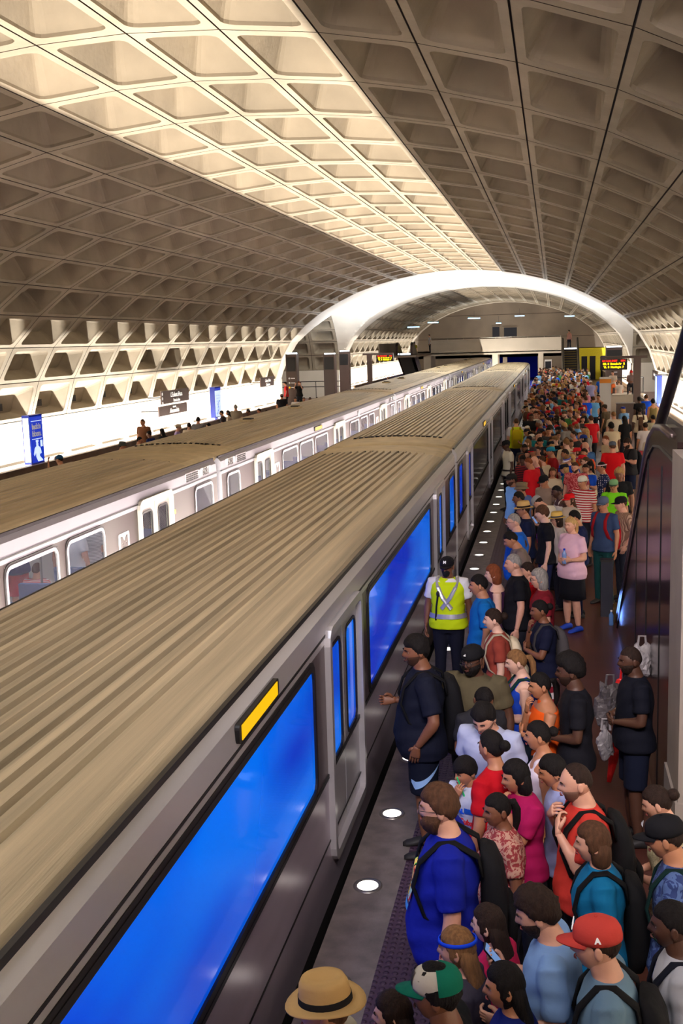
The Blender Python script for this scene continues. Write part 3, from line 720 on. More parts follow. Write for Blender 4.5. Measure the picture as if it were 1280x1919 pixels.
def head_point(d, fem=False):
    """point of the head surface in direction d (x right, y forward, z up), head centre at origin"""
    x, y, z = d
    rx, ry, rz = .0745, .094, .116
    px, py, pz = x*rx, y*ry, z*rz
    if z < 0:
        t = -z; k = 1-(.30 if not fem else .36)*t**1.3; px *= k
        py = py*(1-.10*t) + (.014*t if y > 0 else .030*t)      # jaw forward, nape drawn in
    else: px *= 1-.06*z*z; 
    if y < 0: px *= 1+.05*(-y); 
    if y > .2:
        f = (y-.2)/.8; X, Z = px, pz
        py += f*(.022*g(X, .011)*g(Z+.020, .017) + .012*g(X, .008)*g(Z-.004, .018))     # nose
        py += f*.005*g(Z-.028, .010)*g(X, .045)                                          # brow
        py -= f*(.011*(g(X-.031, .016)+g(X+.031, .016))*g(Z-.008, .012))                # eye sockets
        py += f*.006*(g(X-.042, .018)+g(X+.042, .018))*g(Z+.022, .016)                  # cheeks
        py -= f*.005*g(X, .03)*g(Z+.040, .006)                                          # under the nose
        py += f*.006*g(X, .020)*g(Z+.055, .007) - f*.004*g(X, .03)*g(Z+.070, .007)       # lips, chin crease
        py += f*.009*g(X, .022)*g(Z+.090, .014)                                          # chin
    return Vector((px, py, pz))
def sphere_dirs(nu, nv):
    out = []
    for i in range(1, nv):
        t = pi*i/nv
        for j in range(nu):
            a = 2*pi*j/nu + pi/2; out.append((sin(t)*cos(a), sin(t)*sin(a), -cos(t)))
    return out
def head_mesh(mb, T, nu=34, nv=30, fem=False, m=0):
    pts = [T(head_point(d, fem)) for d in sphere_dirs(nu, nv)]
    rings = [pts[i*nu:(i+1)*nu] for i in range(nv-1)]; mb.loft(rings, m)
    for s in (-1, 1):   # ears
        c = Vector((s*.0745, -.004, -.004)); rg = []
        for k, (q, w) in enumerate(((.0, .55), (.006, 1.), (.012, 1.), (.014, .6))):
            rg.append([T(c+Vector((s*(q-.002+.006*(-sin(a)*0)), -.007*(k/3)+.017*w*cos(a), .031*w*sin(a)+.002))) for a in [2*pi*j/10 for j in range(10)]])
        mb.loft(rg, m)
def hash3(x, y, z): 
    v = sin(x*127.1+y*311.7+z*74.7)*43758.5453; return v-math.floor(v)
def lump(p, s):
    return .5*(sin(p[0]*s*1.3+1.7*sin(p[2]*s*.9))*cos(p[1]*s*1.1+p[2]*s*.7)+sin((p[0]+p[1])*s*.8+p[2]*s*1.9)*.6)
HAIR_STYLES = {   # thickness, front line (z at the forehead), side line, nape, lumps
 'short': (.012, .055, .0, -.045, .004), 'crop': (.005, .06, .01, -.04, .001), 'thick': (.024, .048, -.015, -.06, .008),
 'curly': (.032, .050, -.01, -.06, .013), 'afro': (.050, .052, .0, -.05, .010), 'side': (.006, .10, .02, -.04, .001),
 'long': (.020, .055, -.10, -.11, .004), 'bob': (.024, .052, -.09, -.10, .005), 'bun': (.012, .055, -.01, -.05, .002), 'tail': (.013, .055, -.01, -.05, .002), 'bowl': (.024, .030, -.02, -.06, .004),
 'fringe': (.020, .035, -.09, -.10, .004)}
def hair_mesh(style, T, T2, lod, col_long=None):
    th, zf, zs, zn, lu = HAIR_STYLES[style]; mb = MB(); nu, nv = (34, 28) if lod == 0 else (18, 14)
    dirs = sphere_dirs(nu, nv); pts = []
    for d in dirs:
        x, y, z = d; p = head_point(d); q = Vector((p.x, max(p.y, -.2), p.z))
        line = zf if y > .55 else (zs+(zf-zs)*max(0, (y-.05)/.5) if y > .05 else (zs if y > -.35 else zs+(zn-zs)*min(1, (-.35-y)/.4)))
        s = p.z-line; w = max(-1, min(1, s/.016)); n = Vector(d)
        off = (th*(.55+.45*max(0, z)) + lu*lump(p*1000, .055 if lu < .01 else .09)*1.0)*(w if w > 0 else 0) + (.012*w if w < 0 else 0)
        pts.append(T(p + n*off))
    mb.loft([pts[i*nu:(i+1)*nu] for i in range(nv-1)])
    if style in ('long', 'fringe'):
        rg = []
        for k, (z, w, dy, dep) in enumerate(((.02, .082, -.045, .050), (-.06, .088, -.055, .050), (-.13, .092, -.075, .040), (-.20, .095, -.095, .036), (-.27, .088, -.10, .03), (-.32, .05, -.10, .014))):
            rg.append([T(Vector((w*cos(a)*(1+.05*sin(a*5+k)), dy+dep*sin(a), z))) for a in [2*pi*j/14 for j in range(14)]])
        mb.loft(rg[::-1])
    if style == 'bob':
        rg = []
        for k, (z, w, dy, dep) in enumerate(((.02, .086, -.035, .066), (-.05, .094, -.035, .068), (-.11, .092, -.038, .062), (-.14, .06, -.04, .04))):
            rg.append([T(Vector((w*cos(a), dy+dep*sin(a), z))) for a in [2*pi*j/14 for j in range(14)]])
        mb.loft(rg[::-1])
    if style == 'bun': 
        c = T(Vector((0, -.115, .03))); mb.ball(c, (.042, .042, .040), 12)
    if style == 'tail':
        mb.tube([T(Vector((0, y, z))) for y, z in ((-.085, .035), (-.125, .03), (-.145, -.03), (-.14, -.11), (-.125, -.17), (-.12, -.21))], [.02, .028, .032, .028, .018, .006], 10)
    return mb
def hand_mesh(mb, wrist, fdir, pn, side, curl, m=0, thin=1.):
    """hand at the wrist: fdir finger direction, pn palm normal; side +1 right, -1 left"""
    F = Vector(fdir).normalized(); N = Vector(pn); N = (N-F*N.dot(F)).normalized(); S = F.cross(N)*side   # S points to the thumb side
    w = Vector(wrist)
    P = lambda a, b, c: w + F*a + S*b + N*c
    rings = []
    for a, hw, ht in ((-.015, .024, .018), (.012, .029, .016), (.045, .037, .015), (.075, .040, .0135), (.088, .038, .011)):
        rings.append([P(a, hw*cos(t), ht*sin(t)) for t in [2*pi*k/12 for k in range(12)]])
    mb.loft(rings, m)
    for b, L, r in ((.029, .072, .0085), (.010, .082, .0088), (-.010, .076, .0084), (-.029, .060, .0074)):
        p = P(.080, b, 0); a = curl*.35; pts = [P(.066, b*.95, .001), p]; d = .080; c = 0
        for q, fr in enumerate((.45, .32, .23)):
            d += L*fr*cos(a); c += L*fr*sin(a); pts.append(P(d, b*(1+.05*q), c)); a += curl
        pts.append(P(d+.004*cos(a), b*1.12, c+.004*sin(a)))
        mb.tube(pts, [r*.9, r*1.05, r, r*.93, r*.8, r*.35], 7, m)
    t = curl*.5
    mb.tube([P(.014, .020, .004), P(.036, .042, .012), P(.058, .052-.010*t, .020+.012*t), P(.078, .054-.028*t, .024+.020*t), P(.084, .053-.034*t, .025+.022*t)], [.012, .0125, .0105, .009, .004], 8, m)
ARMS = {  # elbow offset and wrist offset from the shoulder (right arm), finger direction, palm normal, curl
 'down':   ((.055, -.02, -.285), (.075, .035, -.535), (0, .12, -1), (-1, .2, 0), .45),
 'pocket': ((.105, -.06, -.27), (.045, .07, -.475), (-.3, .2, -1), (-1, -.2, 0), .3),
 'phone':  ((.035, -.01, -.285), (-.075, .225, -.185), (-.35, .8, .55), (-.3, -.5, .9), .75),
 'carry':  ((.04, -.03, -.28), (.01, .215, -.27), (-.15, 1, .05), (-.9, 0, .3), .9),
 'cross':  ((.075, .09, -.265), (-.165, .215, -.225), (-1, -.1, .15), (0, -1, .1), .35),
 'chin':   ((.0, .15, -.245), (-.125, .165, -.02), (-.35, .0, .9), (0, -1, 0), .8),
 'strap':  ((.075, .07, -.265), (-.055, .175, -.06), (-.7, -.1, .6), (-.2, -1, 0), .9),
 'hip':    ((.185, -.09, -.225), (.04, .05, -.43), (-.6, .6, -.5), (-1, 0, 0), .3),
 'belly':  ((.06, .0, -.28), (-.105, .19, -.315), (-.9, .25, -.1), (0, -1, .2), .4),
 'raise':  ((.10, .20, -.10), (.0, .27, .13), (-.3, .2, .9), (-.2, -.9, .2), .7),
 'point':  ((.06, .10, -.25), (.02, .32, -.12), (0, 1, .2), (-1, 0, 0), .5)}
BODYC = {}
def solve(p):
    """joints in person space (scaled later), facing +y"""
    f = p['fem']; w = p['w']; J = {}
    sh = .168 if f else .188
    sh *= (1+(w-1)*.45)
    J['sh'] = sh; J['shz'] = 1.41 if f else 1.432
    return J
def up_xform(p):
    lean = p['lean']
    def T(v):
        v = Vector(v); b = max(0, min(1, (v.z-.85)/.35))
        return Vector((0, 0, .95)) + rotx(v-Vector((0, 0, .95)), -lean*b) if lean else v
    return T
def head_xform(p):
    U = up_xform(p); c = U(Vector((0, .010, 1.487)));  ty, tp = p['turn'], p['nod']
    s = p['hs']
    def T(v):
        v = Vector(v)*s + Vector((0, .022, .118*s))
        v = rotx(v, -tp-p['lean']*.6); v = rotz(v, ty); return c+v
    return T
def torso_rings(p, grow, z0, z1, n=22, flare=0., neck=True):
    f = p['fem']; w = p['w']; U = up_xform(p)
    prof = [(.80, .150, .100), (.88, .172, .115), (.95, .172, .115), (1.05, .150 if f else .155, .100), (1.15, .145 if f else .160, .105), (1.25, .155 if f else .172, .118), (1.33, .165 if f else .182, .118), (1.39, .162 if f else .182, .102), (1.43, .138 if f else .160, .084), (1.455, .100, .070), (1.478, .066, .060)]
    bust = .028 if f else 0
    pts = [z0]+[q[0] for q in prof if z0 < q[0] < z1]+[z1]; rings = []
    for z in pts:
        for a, b in zip(prof, prof[1:]):
            if a[0] <= z <= b[0]: t = (z-a[0])/(b[0]-a[0]); hw = a[1]+(b[1]-a[1])*t; hd = a[2]+(b[2]-a[2])*t; break
        else: q = prof[0] if z < prof[0][0] else prof[-1]; hw, hd = q[1], q[2]
        k = 1+(w-1)*(1.0 if z < 1.3 else .5 if z < 1.42 else .15); belly = max(0, w-1.0)*.30*g(z-1.05, .17)
        gr = grow*(1 if z < 1.4 else .6)+flare*max(0, (1.12-z)/.3)
        r = []
        for j in range(n):
            a = 2*pi*j/n; x = cos(a); y = sin(a)
            sx = (abs(x)**.85)*(1 if x > 0 else -1); sy = (abs(y)**.85)*(1 if y > 0 else -1)
            yy = (hd*k+gr)*sy+(belly+bust*g(z-1.27, .07)*(1 if p['fem'] else 0))*max(0, sy)
            r.append(U(((hw*k+gr)*sx, yy-.005, z)))
        rings.append(r)
    return rings
def arm_pts(p, s):
    J = solve(p); U = up_xform(p); pose = ARMS[p['armR'] if s > 0 else p['armL']]; k = 1+(p['w']-1)*.25
    sh = U(Vector((s*(J['sh']-.012), -.005, J['shz']-.015))); e = Vector(pose[0]); w = Vector(pose[1])
    base = Vector((s*(J['sh']-.012), -.005, J['shz']-.015))
    spread = max(0, p['w']-1)*.08
    E = U(base+Vector((s*(e.x+spread), e.y, e.z))); Wv = U(base+Vector((s*(w.x+spread*(1 if w.x > 0 else 0)), w.y+spread*.9*(1 if w.x < 0 else 0), w.z)))
    return sh, E, Wv, Vector((s*pose[2][0], pose[2][1], pose[2][2])), Vector((s*pose[3][0], pose[3][1], pose[3][2])), pose[4]
def bez(a, b, c, n=7):   # polyline a-b-c with a rounded corner at b
    out = [a, a.lerp(b, .5), a.lerp(b, .85)]; 
    m = a.lerp(b, .96).lerp(b.lerp(c, .04), .5); return out+[m, b.lerp(c, .15), b.lerp(c, .5), c]
def leg_pts(p, s):
    st = p['stance']; sit = p['sit']
    hip = Vector((s*.088*(1+(p['w']-1)*.5), 0, .90))
    if sit: return hip+Vector((0, 0, 0)), hip+Vector((s*.05, .42, .02)), hip+Vector((s*.04, .42, -.40))
    kn = Vector((s*(.092+st*.3), .012+(s*p['step']*.5), .49)); an = Vector((s*(.095+st), -.02+s*p['step'], .085)); return hip, kn, an
def person_meshes(p):
    key = tuple(sorted((k, v) for k, v in p.items() if k in ('fem', 'w', 'lean', 'turn', 'nod', 'armR', 'armL', 'stance', 'step', 'sit', 'hs', 'lod', 'hair', 'top', 'bot', 'hat', 'beard', 'glasses', 'mask', 'sleeve', 'baldskin')))
    if key in BODYC: return BODYC[key]
    lod = p['lod']; vx = (.013, .02, .032)[lod]; fem = p['fem']; w = p['w']; out = {}
    kw = 1+(w-1)*.6
    T = head_xform(p); U = up_xform(p); nseg = (12, 10, 8)[lod]
    # -- body
    mb = MB(); mb.loft(torso_rings(p, -.006, .82, 1.475, 16))
    mb.tube([U((0, -.004, 1.40)), U((0, .0, 1.47)), T((0, -.012, -.075)), T((0, -.008, -.03))], [.072, .058 if fem else .068, .053 if fem else .063, .052], 12)
    hands = []
    for s in (-1, 1):
        a, e, wr, fd, pn, cu = arm_pts(p, s)
        mb.tube(bez(a, e, wr), [.056*kw, .047*kw, .041*kw, .040*kw, .041*kw, .034*kw, .0255], nseg)
        h, k, an = leg_pts(p, s); mb.tube(bez(h+Vector((0, 0, .02)), k, an), [.098*kw, .080*kw, .060*kw, .054*kw, .055*kw, .054*kw, .036], nseg)
        hands.append((wr, fd, pn, s, cu))
        if p['bare'] or lod == 2: mb.tube([an+Vector((0, -.05, -.05)), an+Vector((0, .06, -.055)), an+Vector((0, .17, -.07))], [.035, .04, .025], 8)
    v, f = fuse(mb, 'body', vx*1.25, 3); B = MB(); B.add(v, f, 0)
    if lod == 0: head_mesh(B, T, 40, 34, fem)
    elif lod == 1: head_mesh(B, T, 24, 20, fem)
    else: head_mesh(B, T, 14, 12, fem)
    for wr, fd, pn, s, cu in hands:
        if lod < 2: hand_mesh(B, wr, fd, pn, s, cu)
        else: B.ball(wr+fd.normalized()*.06, (.035, .035, .05), 6, 0, 5)
    out['body'] = B.mesh('body', None, True)
    # -- top
    grow = .013 if p['top'] not in ('tank', 'halter') else .006
    kind = p['top']
    mb = MB(); zb = .86 if kind in ('tee', 'shirt', 'tank', 'vest', 'jacket', 'halter') else (.92 if kind == 'crop' else .80)
    if kind in ('halter',): mb.loft(torso_rings(p, grow, .90, 1.40, 20)); mb.tube([U((0, .0, 1.36)), U((0, 0, 1.49))], [.09, .060], 12)
    elif kind == 'tank':
        mb.loft(torso_rings(p, grow, zb, 1.36, 20, .02))
        for s in (-1, 1): mb.tube([U((s*.085, .085, 1.30)), U((s*.088, .055, 1.42)), U((s*.085, -.02, 1.465)), U((s*.085, -.085, 1.38)), U((s*.085, -.1, 1.28))], .026, 8)
    elif kind == 'dress': mb.loft(torso_rings(p, grow, .86, 1.455, 20, .03))
    else: mb.loft(torso_rings(p, grow+(.008 if kind in ('jacket', 'vest') else 0), zb-(.05 if w > 1.15 else 0), 1.474, 22, .035))
    sl = p['sleeve']
    if kind in ('tee', 'shirt', 'jacket', 'crop', 'dress') and sl > 0:
        for s in (-1, 1):
            a, e, wr, *_ = arm_pts(p, s)
            if sl <= 1:
                q = a.lerp(e, .55+.3*sl); mb.tube([a+Vector((-s*.06, 0, .008)), a, a.lerp(q, .5), q], [.055*kw, .070*kw, .066*kw, .064*kw], 12)
            else: mb.tube([a+Vector((-s*.06, 0, .01))]+bez(a, e, wr), [.055*kw, .068*kw, .060*kw, .054*kw, .052*kw, .052*kw, .045*kw, .038], 12)
    v, f = fuse(mb, 'shirt', vx, 3); t = MB(); t.add(v, f)
    if lod == 0:   # soft folds
        t.v = [(x+.0035*sin(z*55+x*30), y+.0045*sin(z*38+x*22+1.3)*cos(x*17), z) for x, y, z in t.v]
    out['top'] = t.mesh('shirt', None, True)
    # -- bottoms
    mb = MB(); b = p['bot']
    if b in ('skirt', 'dress'):
        zl = .50 if b == 'skirt' else .42; rg = []
        for z, hw, hd in ((1.02, .152, .108), (.93, .180, .125), (.80, .192, .140), (.62, .200, .155), (zl, .205, .165)):
            rg.append([((hw*kw)*cos(a)*(1+.03*sin(a*7)), hd*kw*sin(a)*(1+.03*sin(a*7)), z) for a in [2*pi*j/28 for j in range(28)]])
        mb.loft(rg[::-1]); out['bot'] = mb.mesh('skirt', None, True); out['botname'] = 'skirt'
    else:
        mb.loft(torso_rings(p, .008, .80, 1.03, 18))
        if p['sit']: mb.ball((0, 0, .88), (.17*kw, .15, .12), 14)
        for s in (-1, 1):
            h, k, an = leg_pts(p, s); h = h+Vector((0, 0, .02))
            if b == 'shorts': q = h.lerp(k, .92); mb.tube([h, h.lerp(q, .5), q], [.105*kw, .098*kw, .092*kw], 14)
            elif b == 'hotpants': q = h.lerp(k, .5); mb.tube([h, h.lerp(q, .5), q], [.102*kw, .097*kw, .090*kw], 14)
            else: mb.tube(bez(h, k, an+Vector((0, 0, -.03))), [.103*kw, .090*kw, .072*kw, .066*kw, .066*kw, .062*kw, .055], 12)
        v, f = fuse(mb, 'trousers', vx*1.15, 3); t = MB(); t.add(v, f); out['bot'] = t.mesh('trousers', None, True); out['botname'] = 'shorts' if b in ('shorts', 'hotpants') else 'trousers'
    # -- shoes
    sh = []
    for s in (-1, 1):
        mb = MB(); h, k, an = leg_pts(p, s); o = Vector((an.x, an.y, an.z-.085))
        rg = []
        for y, hw, ht in ((-.085, .020, .045), (-.07, .036, .075), (-.02, .040, .095), (.05, .044, .075), (.11, .049, .055), (.16, .044, .042), (.19, .020, .028)):
            rg.append([o+Vector((hw*cos(a), y, max(0.0, ht*.5+ht*.5*sin(a)))) for a in [2*pi*j/12 for j in range(12)]])
        mb.loft(rg); sh.append(mb.mesh('shoe', None, True))
    out['shoes'] = sh
    # -- hair
    if p['hair'] and p['hair'] != 'bald':
        st = p['hair']
        hb = hair_mesh(st, T, None, 0 if lod == 0 else 1); out['hair'] = hb.mesh('hair', None, True)
    if p['beard']:
        mb = MB(); nu, nv = (30, 24) if lod == 0 else (16, 14); pts = []; th = p['beard']
        for d in sphere_dirs(nu, nv):
            q = head_point(d); x, y, z = d
            top = -.020-.035*g(q.x, .028) if y > .3 else -.020
            if y > .3 and abs(q.x) < .020 and -.062 < q.z < -.046: wv = -1
            else: wv = min(1, (top-q.z)/.010)
            if y < .0: wv = min(wv, (y+.12)/.1)
            off = th*(wv if wv > 0 else 0)+(.010*wv if wv < 0 else 0)
            pts.append(T(q+Vector(d)*max(off, -.012)))
        mb.loft([pts[i*nu:(i+1)*nu] for i in range(nv-1)]); out['beard'] = mb.mesh('beard', None, True)
    # -- face
    if lod < 2:
        ey = []
        for s in (-1, 1):
            mb = MB(); c = T((s*.031, .0655, .006)); R = .0125*p['hs']; fw = (T((0, 1, 0))-T((0, 0, 0))).normalized()
            mb.ball(c, R, 10, 0, 8)
            u = fw.cross(Vector((0, 0, 1))).normalized(); vv = u.cross(fw)
            mb.add([c+fw*R*.93+(u*cos(a)+vv*sin(a))*R*.62 for a in [2*pi*j/10 for j in range(10)]]+[c+fw*R*1.04], [(j, (j+1) % 10, 10) for j in range(10)], 1)
            ey.append(mb.mesh('eye', None, True))
        out['eyes'] = ey
        mb = MB()
        for s in (-1, 1): mb.tube([T((s*x, y, z)) for x, y, z in ((.014, .094, .024), (.028, .0935, .029), (.045, .084, .025))], [.0042, .0050, .0022], 6)
        out['brow'] = mb.mesh('eyebrows', None, True)
        mb = MB(); mb.tube([T((x, y, z)) for x, y, z in ((-.022, .0905, -.053), (-.010, .1005, -.0515), (0, .1015, -.0525), (.010, .1005, -.0515), (.022, .0905, -.053))], [.001, .0042, .0045, .0042, .001], 6)
        mb.tube([T((x, y, z)) for x, y, z in ((-.018, .0915, -.057), (0, .1005, -.0605), (.018, .0915, -.057))], [.001, .005, .001], 6)
        out['lips'] = mb.mesh('lips', None, True)
    if p['glasses'] and lod < 2:
        mb = MB()
        for s in (-1, 1):
            c = (s*.032, .104, .004); n = 16
            mb.loft([[T((c[0]+rr*cos(a)*1.15, c[1]+dy-.25*abs(c[0]+rr*cos(a))**1.0*.2, c[2]+rr*sin(a)*.85)) for a in [2*pi*j/n for j in range(n)]] for rr, dy in ((.020, 0), (.020, .004), (.0175, .004), (.0175, 0))], 0, cap=False)
            mb.tube([T((s*.053, .098, .010)), T((s*.074, .05, .010)), T((s*.080, .0, .008))], .0018, 5)
        mb.tube([T((-.012, .105, .008)), T((.012, .105, .008))], .0018, 5); out['glasses'] = mb.mesh('glasses', None, True)
    if p['mask']:
        mb = MB(); rg = []
        for z, wd, yy in ((-.012, .050, .086), (-.025, .056, .096), (-.045, .054, .107), (-.07, .046, .102), (-.095, .036, .082), (-.105, .02, .06)):
            rg.append([T((wd*sin(a), .0+(yy+.012)*cos(a)**.8 if abs(a) < 1.5 else 0, z)) for a in [(-1+2*j/12)*1.25 for j in range(13)]])
        mb.loft(rg, 0, closed=False); 
        for s in (-1, 1): mb.tube([T((s*.053, .06, -.02)), T((s*.074, .02, .0)), T((s*.082, -.006, .01))], .0025, 5)
        out['mask'] = mb.mesh('face_mask', None, True)
    # -- hat
    h = p['hat']
    if h:
        mb = MB(); n = 28
        def ring(rx, ry, z, yo=-.006): return [T((rx*cos(a), yo+ry*sin(a), z)) for a in [2*pi*j/n for j in range(n)]]
        if h in ('cap', 'backcap', 'visor'):
            if h != 'visor': mb.loft([ring(.083, .104, .030), ring(.085, .106, .05), ring(.083, .103, .076), ring(.071, .090, .103), ring(.047, .060, .121), ring(.006, .006, .129)], 0)
            else: mb.loft([ring(.083, .104, .030), ring(.085, .106, .04), ring(.084, .105, .066), ring(.080, .100, .066)], 0, cap=False)
            s = -1 if h == 'backcap' else 1; top = []; bot = []
            nb = 13
            for j in range(nb):
                a = (-1+2*j/(nb-1))*1.15; top.append((sin(a)*.080, cos(a)*.100)); 
            v0 = [T((x, s*(y)-.004, .034)) for x, y in top]; v1 = [T((x*.98, s*(y+.072*max(.0, cos(a0*1.25))), .030-.020*(1-cos(a0)))) for (x, y), a0 in zip(top, [(-1+2*j/(nb-1))*1.15 for j in range(nb)])]
            v2 = [v-Vector((0, 0, .006)) for v in v1]; v3 = [v-Vector((0, 0, .006)) for v in v0]
            fs = []
            for j in range(nb-1):
                for q in range(3): fs.append((q*nb+j, q*nb+j+1, (q+1)*nb+j+1, (q+1)*nb+j))
            mb.add(v0+v1+v2+v3, fs, 1)
            if h != 'visor': mb.ball(T((0, -.006, .130)), .007, 8, 1, 5)
        elif h in ('fedora', 'straw'):
            mb.loft([ring(.088, .108, .045), ring(.086, .105, .075), ring(.078, .097, .125), ring(.066, .085, .148), ring(.035, .060, .146), ring(.01, .04, .132)], 0)
            br = 1.58 if h == 'fedora' else 1.5
            def brim(k, dz): return [T((.088*k*cos(a), -.006+.108*(1+(k-1)*.85)*sin(a), .045+dz+.018*(k-1)*(cos(2*a)))) for a in [2*pi*j/n for j in range(n)]]
            mb.loft([brim(.98, .006), brim(1.3, .0), brim(br, .004), brim(br, -.002), brim(1.3, -.007), brim(.98, .0)], 0, cap=False)
            mb.loft([ring(.0895, .110, .048), ring(.0885, .109, .050), ring(.0870, .1065, .078), ring(.086, .105, .078)], 1, cap=False)
        elif h == 'band': mb.loft([ring(.082, .103, .046), ring(.088, .110, .048), ring(.086, .107, .066), ring(.080, .1, .067)], 0, cap=False)
        elif h == 'bucket':
            mb.loft([ring(.086, .106, .035), ring(.083, .102, .09), ring(.070, .088, .125), ring(.01, .01, .13)], 0)
            mb.loft([ring(.086, .106, .04), ring(.125, .145, .005), ring(.124, .144, .0), ring(.086, .106, .034)], 0, cap=False)
        out['hat'] = mb.mesh('hat', None, h not in ())
    BODYC[key] = out; return out
OBJMESH = {}
def put(name, me, mats, parent):
    key = (me.name, len(mats))
    o = bpy.data.objects.new(name, me); 
    while len(me.materials) < len(mats): me.materials.append(None)
    COL.objects.link(o); o.parent = parent
    for i, m in enumerate(mats):
        o.material_slots[i].link = 'OBJECT'; o.material_slots[i].material = m
    return o
SKINS = {'fair': (214, 160, 134), 'pale': (226, 180, 158), 'tan': (184, 126, 92), 'brown': (128, 82, 58), 'dark': (84, 54, 40), 'deep': (60, 40, 32)}
def skin(k): return mat('skin_'+k, SKINS[k], .5, noise=.08, nscale=18, bump=.05, bscale=200)
HAIRS = {'black': (24, 20, 20), 'dark': (46, 32, 26), 'brown': (84, 56, 38), 'light': (136, 98, 62), 'blond': (190, 152, 98), 'grey': (150, 144, 138), 'red': (132, 70, 40), 'white': (205, 200, 192)}
def hairm(k): return mat('hair_'+k, HAIRS[k], .75, spec=.2, noise=.35, nscale=60, bump=.5, bscale=120, stretch=(1, 1, .25))
def cloth(rgb, pat=None, rgb2=None):
    nm = 'cloth_%d_%d_%d_%s_%s' % (*rgb, pat, rgb2)
    if nm in MC: return MC[nm]
    m = mat(nm, rgb, .85, bump=.45, bscale=9, spec=.2)
    if pat:
        nt = m.node_tree; b = nt.nodes['Principled BSDF']; tc = nt.nodes.new('ShaderNodeTexCoord'); mp = nt.nodes.new('ShaderNodeMapping'); nt.links.new(tc.outputs['Object'], mp.inputs[0])
        mx = nt.nodes.new('ShaderNodeMix'); mx.data_type = 'RGBA'; mx.inputs[6].default_value = (*lin(rgb), 1); mx.inputs[7].default_value = (*lin(rgb2), 1)
        rp = nt.nodes.new('ShaderNodeMath'); rp.operation = 'GREATER_THAN'; rp.inputs[1].default_value = .5
        if pat in ('hstripe', 'vstripe', 'thin'):
            t = nt.nodes.new('ShaderNodeTexWave'); t.bands_direction = 'Z' if pat != 'vstripe' else 'X'; t.inputs['Scale'].default_value = {'hstripe': 7, 'vstripe': 12, 'thin': 14}[pat]
            nt.links.new(mp.outputs[0], t.inputs[0]); nt.links.new(t.outputs['Fac'], rp.inputs[0])
        elif pat == 'plaid':
            t = nt.nodes.new('ShaderNodeTexChecker'); t.inputs['Scale'].default_value = 14; nt.links.new(mp.outputs[0], t.inputs[0]); nt.links.new(t.outputs['Fac'], rp.inputs[0])
        elif pat == 'dots':
            t = nt.nodes.new('ShaderNodeTexVoronoi'); t.inputs['Scale'].default_value = 26; t.inputs['Randomness'].default_value = .2; nt.links.new(mp.outputs[0], t.inputs[0])
            nt.links.new(t.outputs['Distance'], rp.inputs[0]); rp.operation = 'LESS_THAN'; rp.inputs[1].default_value = .28
        else:
            t = nt.nodes.new('ShaderNodeTexNoise'); t.inputs['Scale'].default_value = {'floral': 24, 'camo': 9, 'lace': 60, 'swirl': 16}[pat]; t.inputs['Distortion'].default_value = 1.5; nt.links.new(mp.outputs[0], t.inputs[0]); nt.links.new(t.outputs[0], rp.inputs[0])
        nt.links.new(rp.outputs[0], mx.inputs[0]); nt.links.new(mx.outputs[2], b.inputs['Base Color'])
    return m
def stubble(a, b): return mat('stubble_%s_%s' % (a, b), tuple(int(SKINS[a][i]*.45+HAIRS[b][i]*.55) for i in range(3)), .8, spec=.1)
EYEW = mat('eye_white', (170, 160, 152), .6, spec=.1); EYED = mat('iris', (30, 20, 16), .6); LIPS = mat('lips', (140, 64, 62), .5); LIPD = mat('lips_dark', (96, 52, 46), .5)
DEF = dict(fem=False, w=1., lean=0., turn=0., nod=0., armR='down', armL='down', stance=.02, step=0., sit=False, hs=1., lod=0, hair='short', top='tee', bot='trousers', hat=None, beard=0, glasses=False, mask=False, sleeve=.5, bare=False, baldskin=0)
NP = [0]
PEOPLE = []
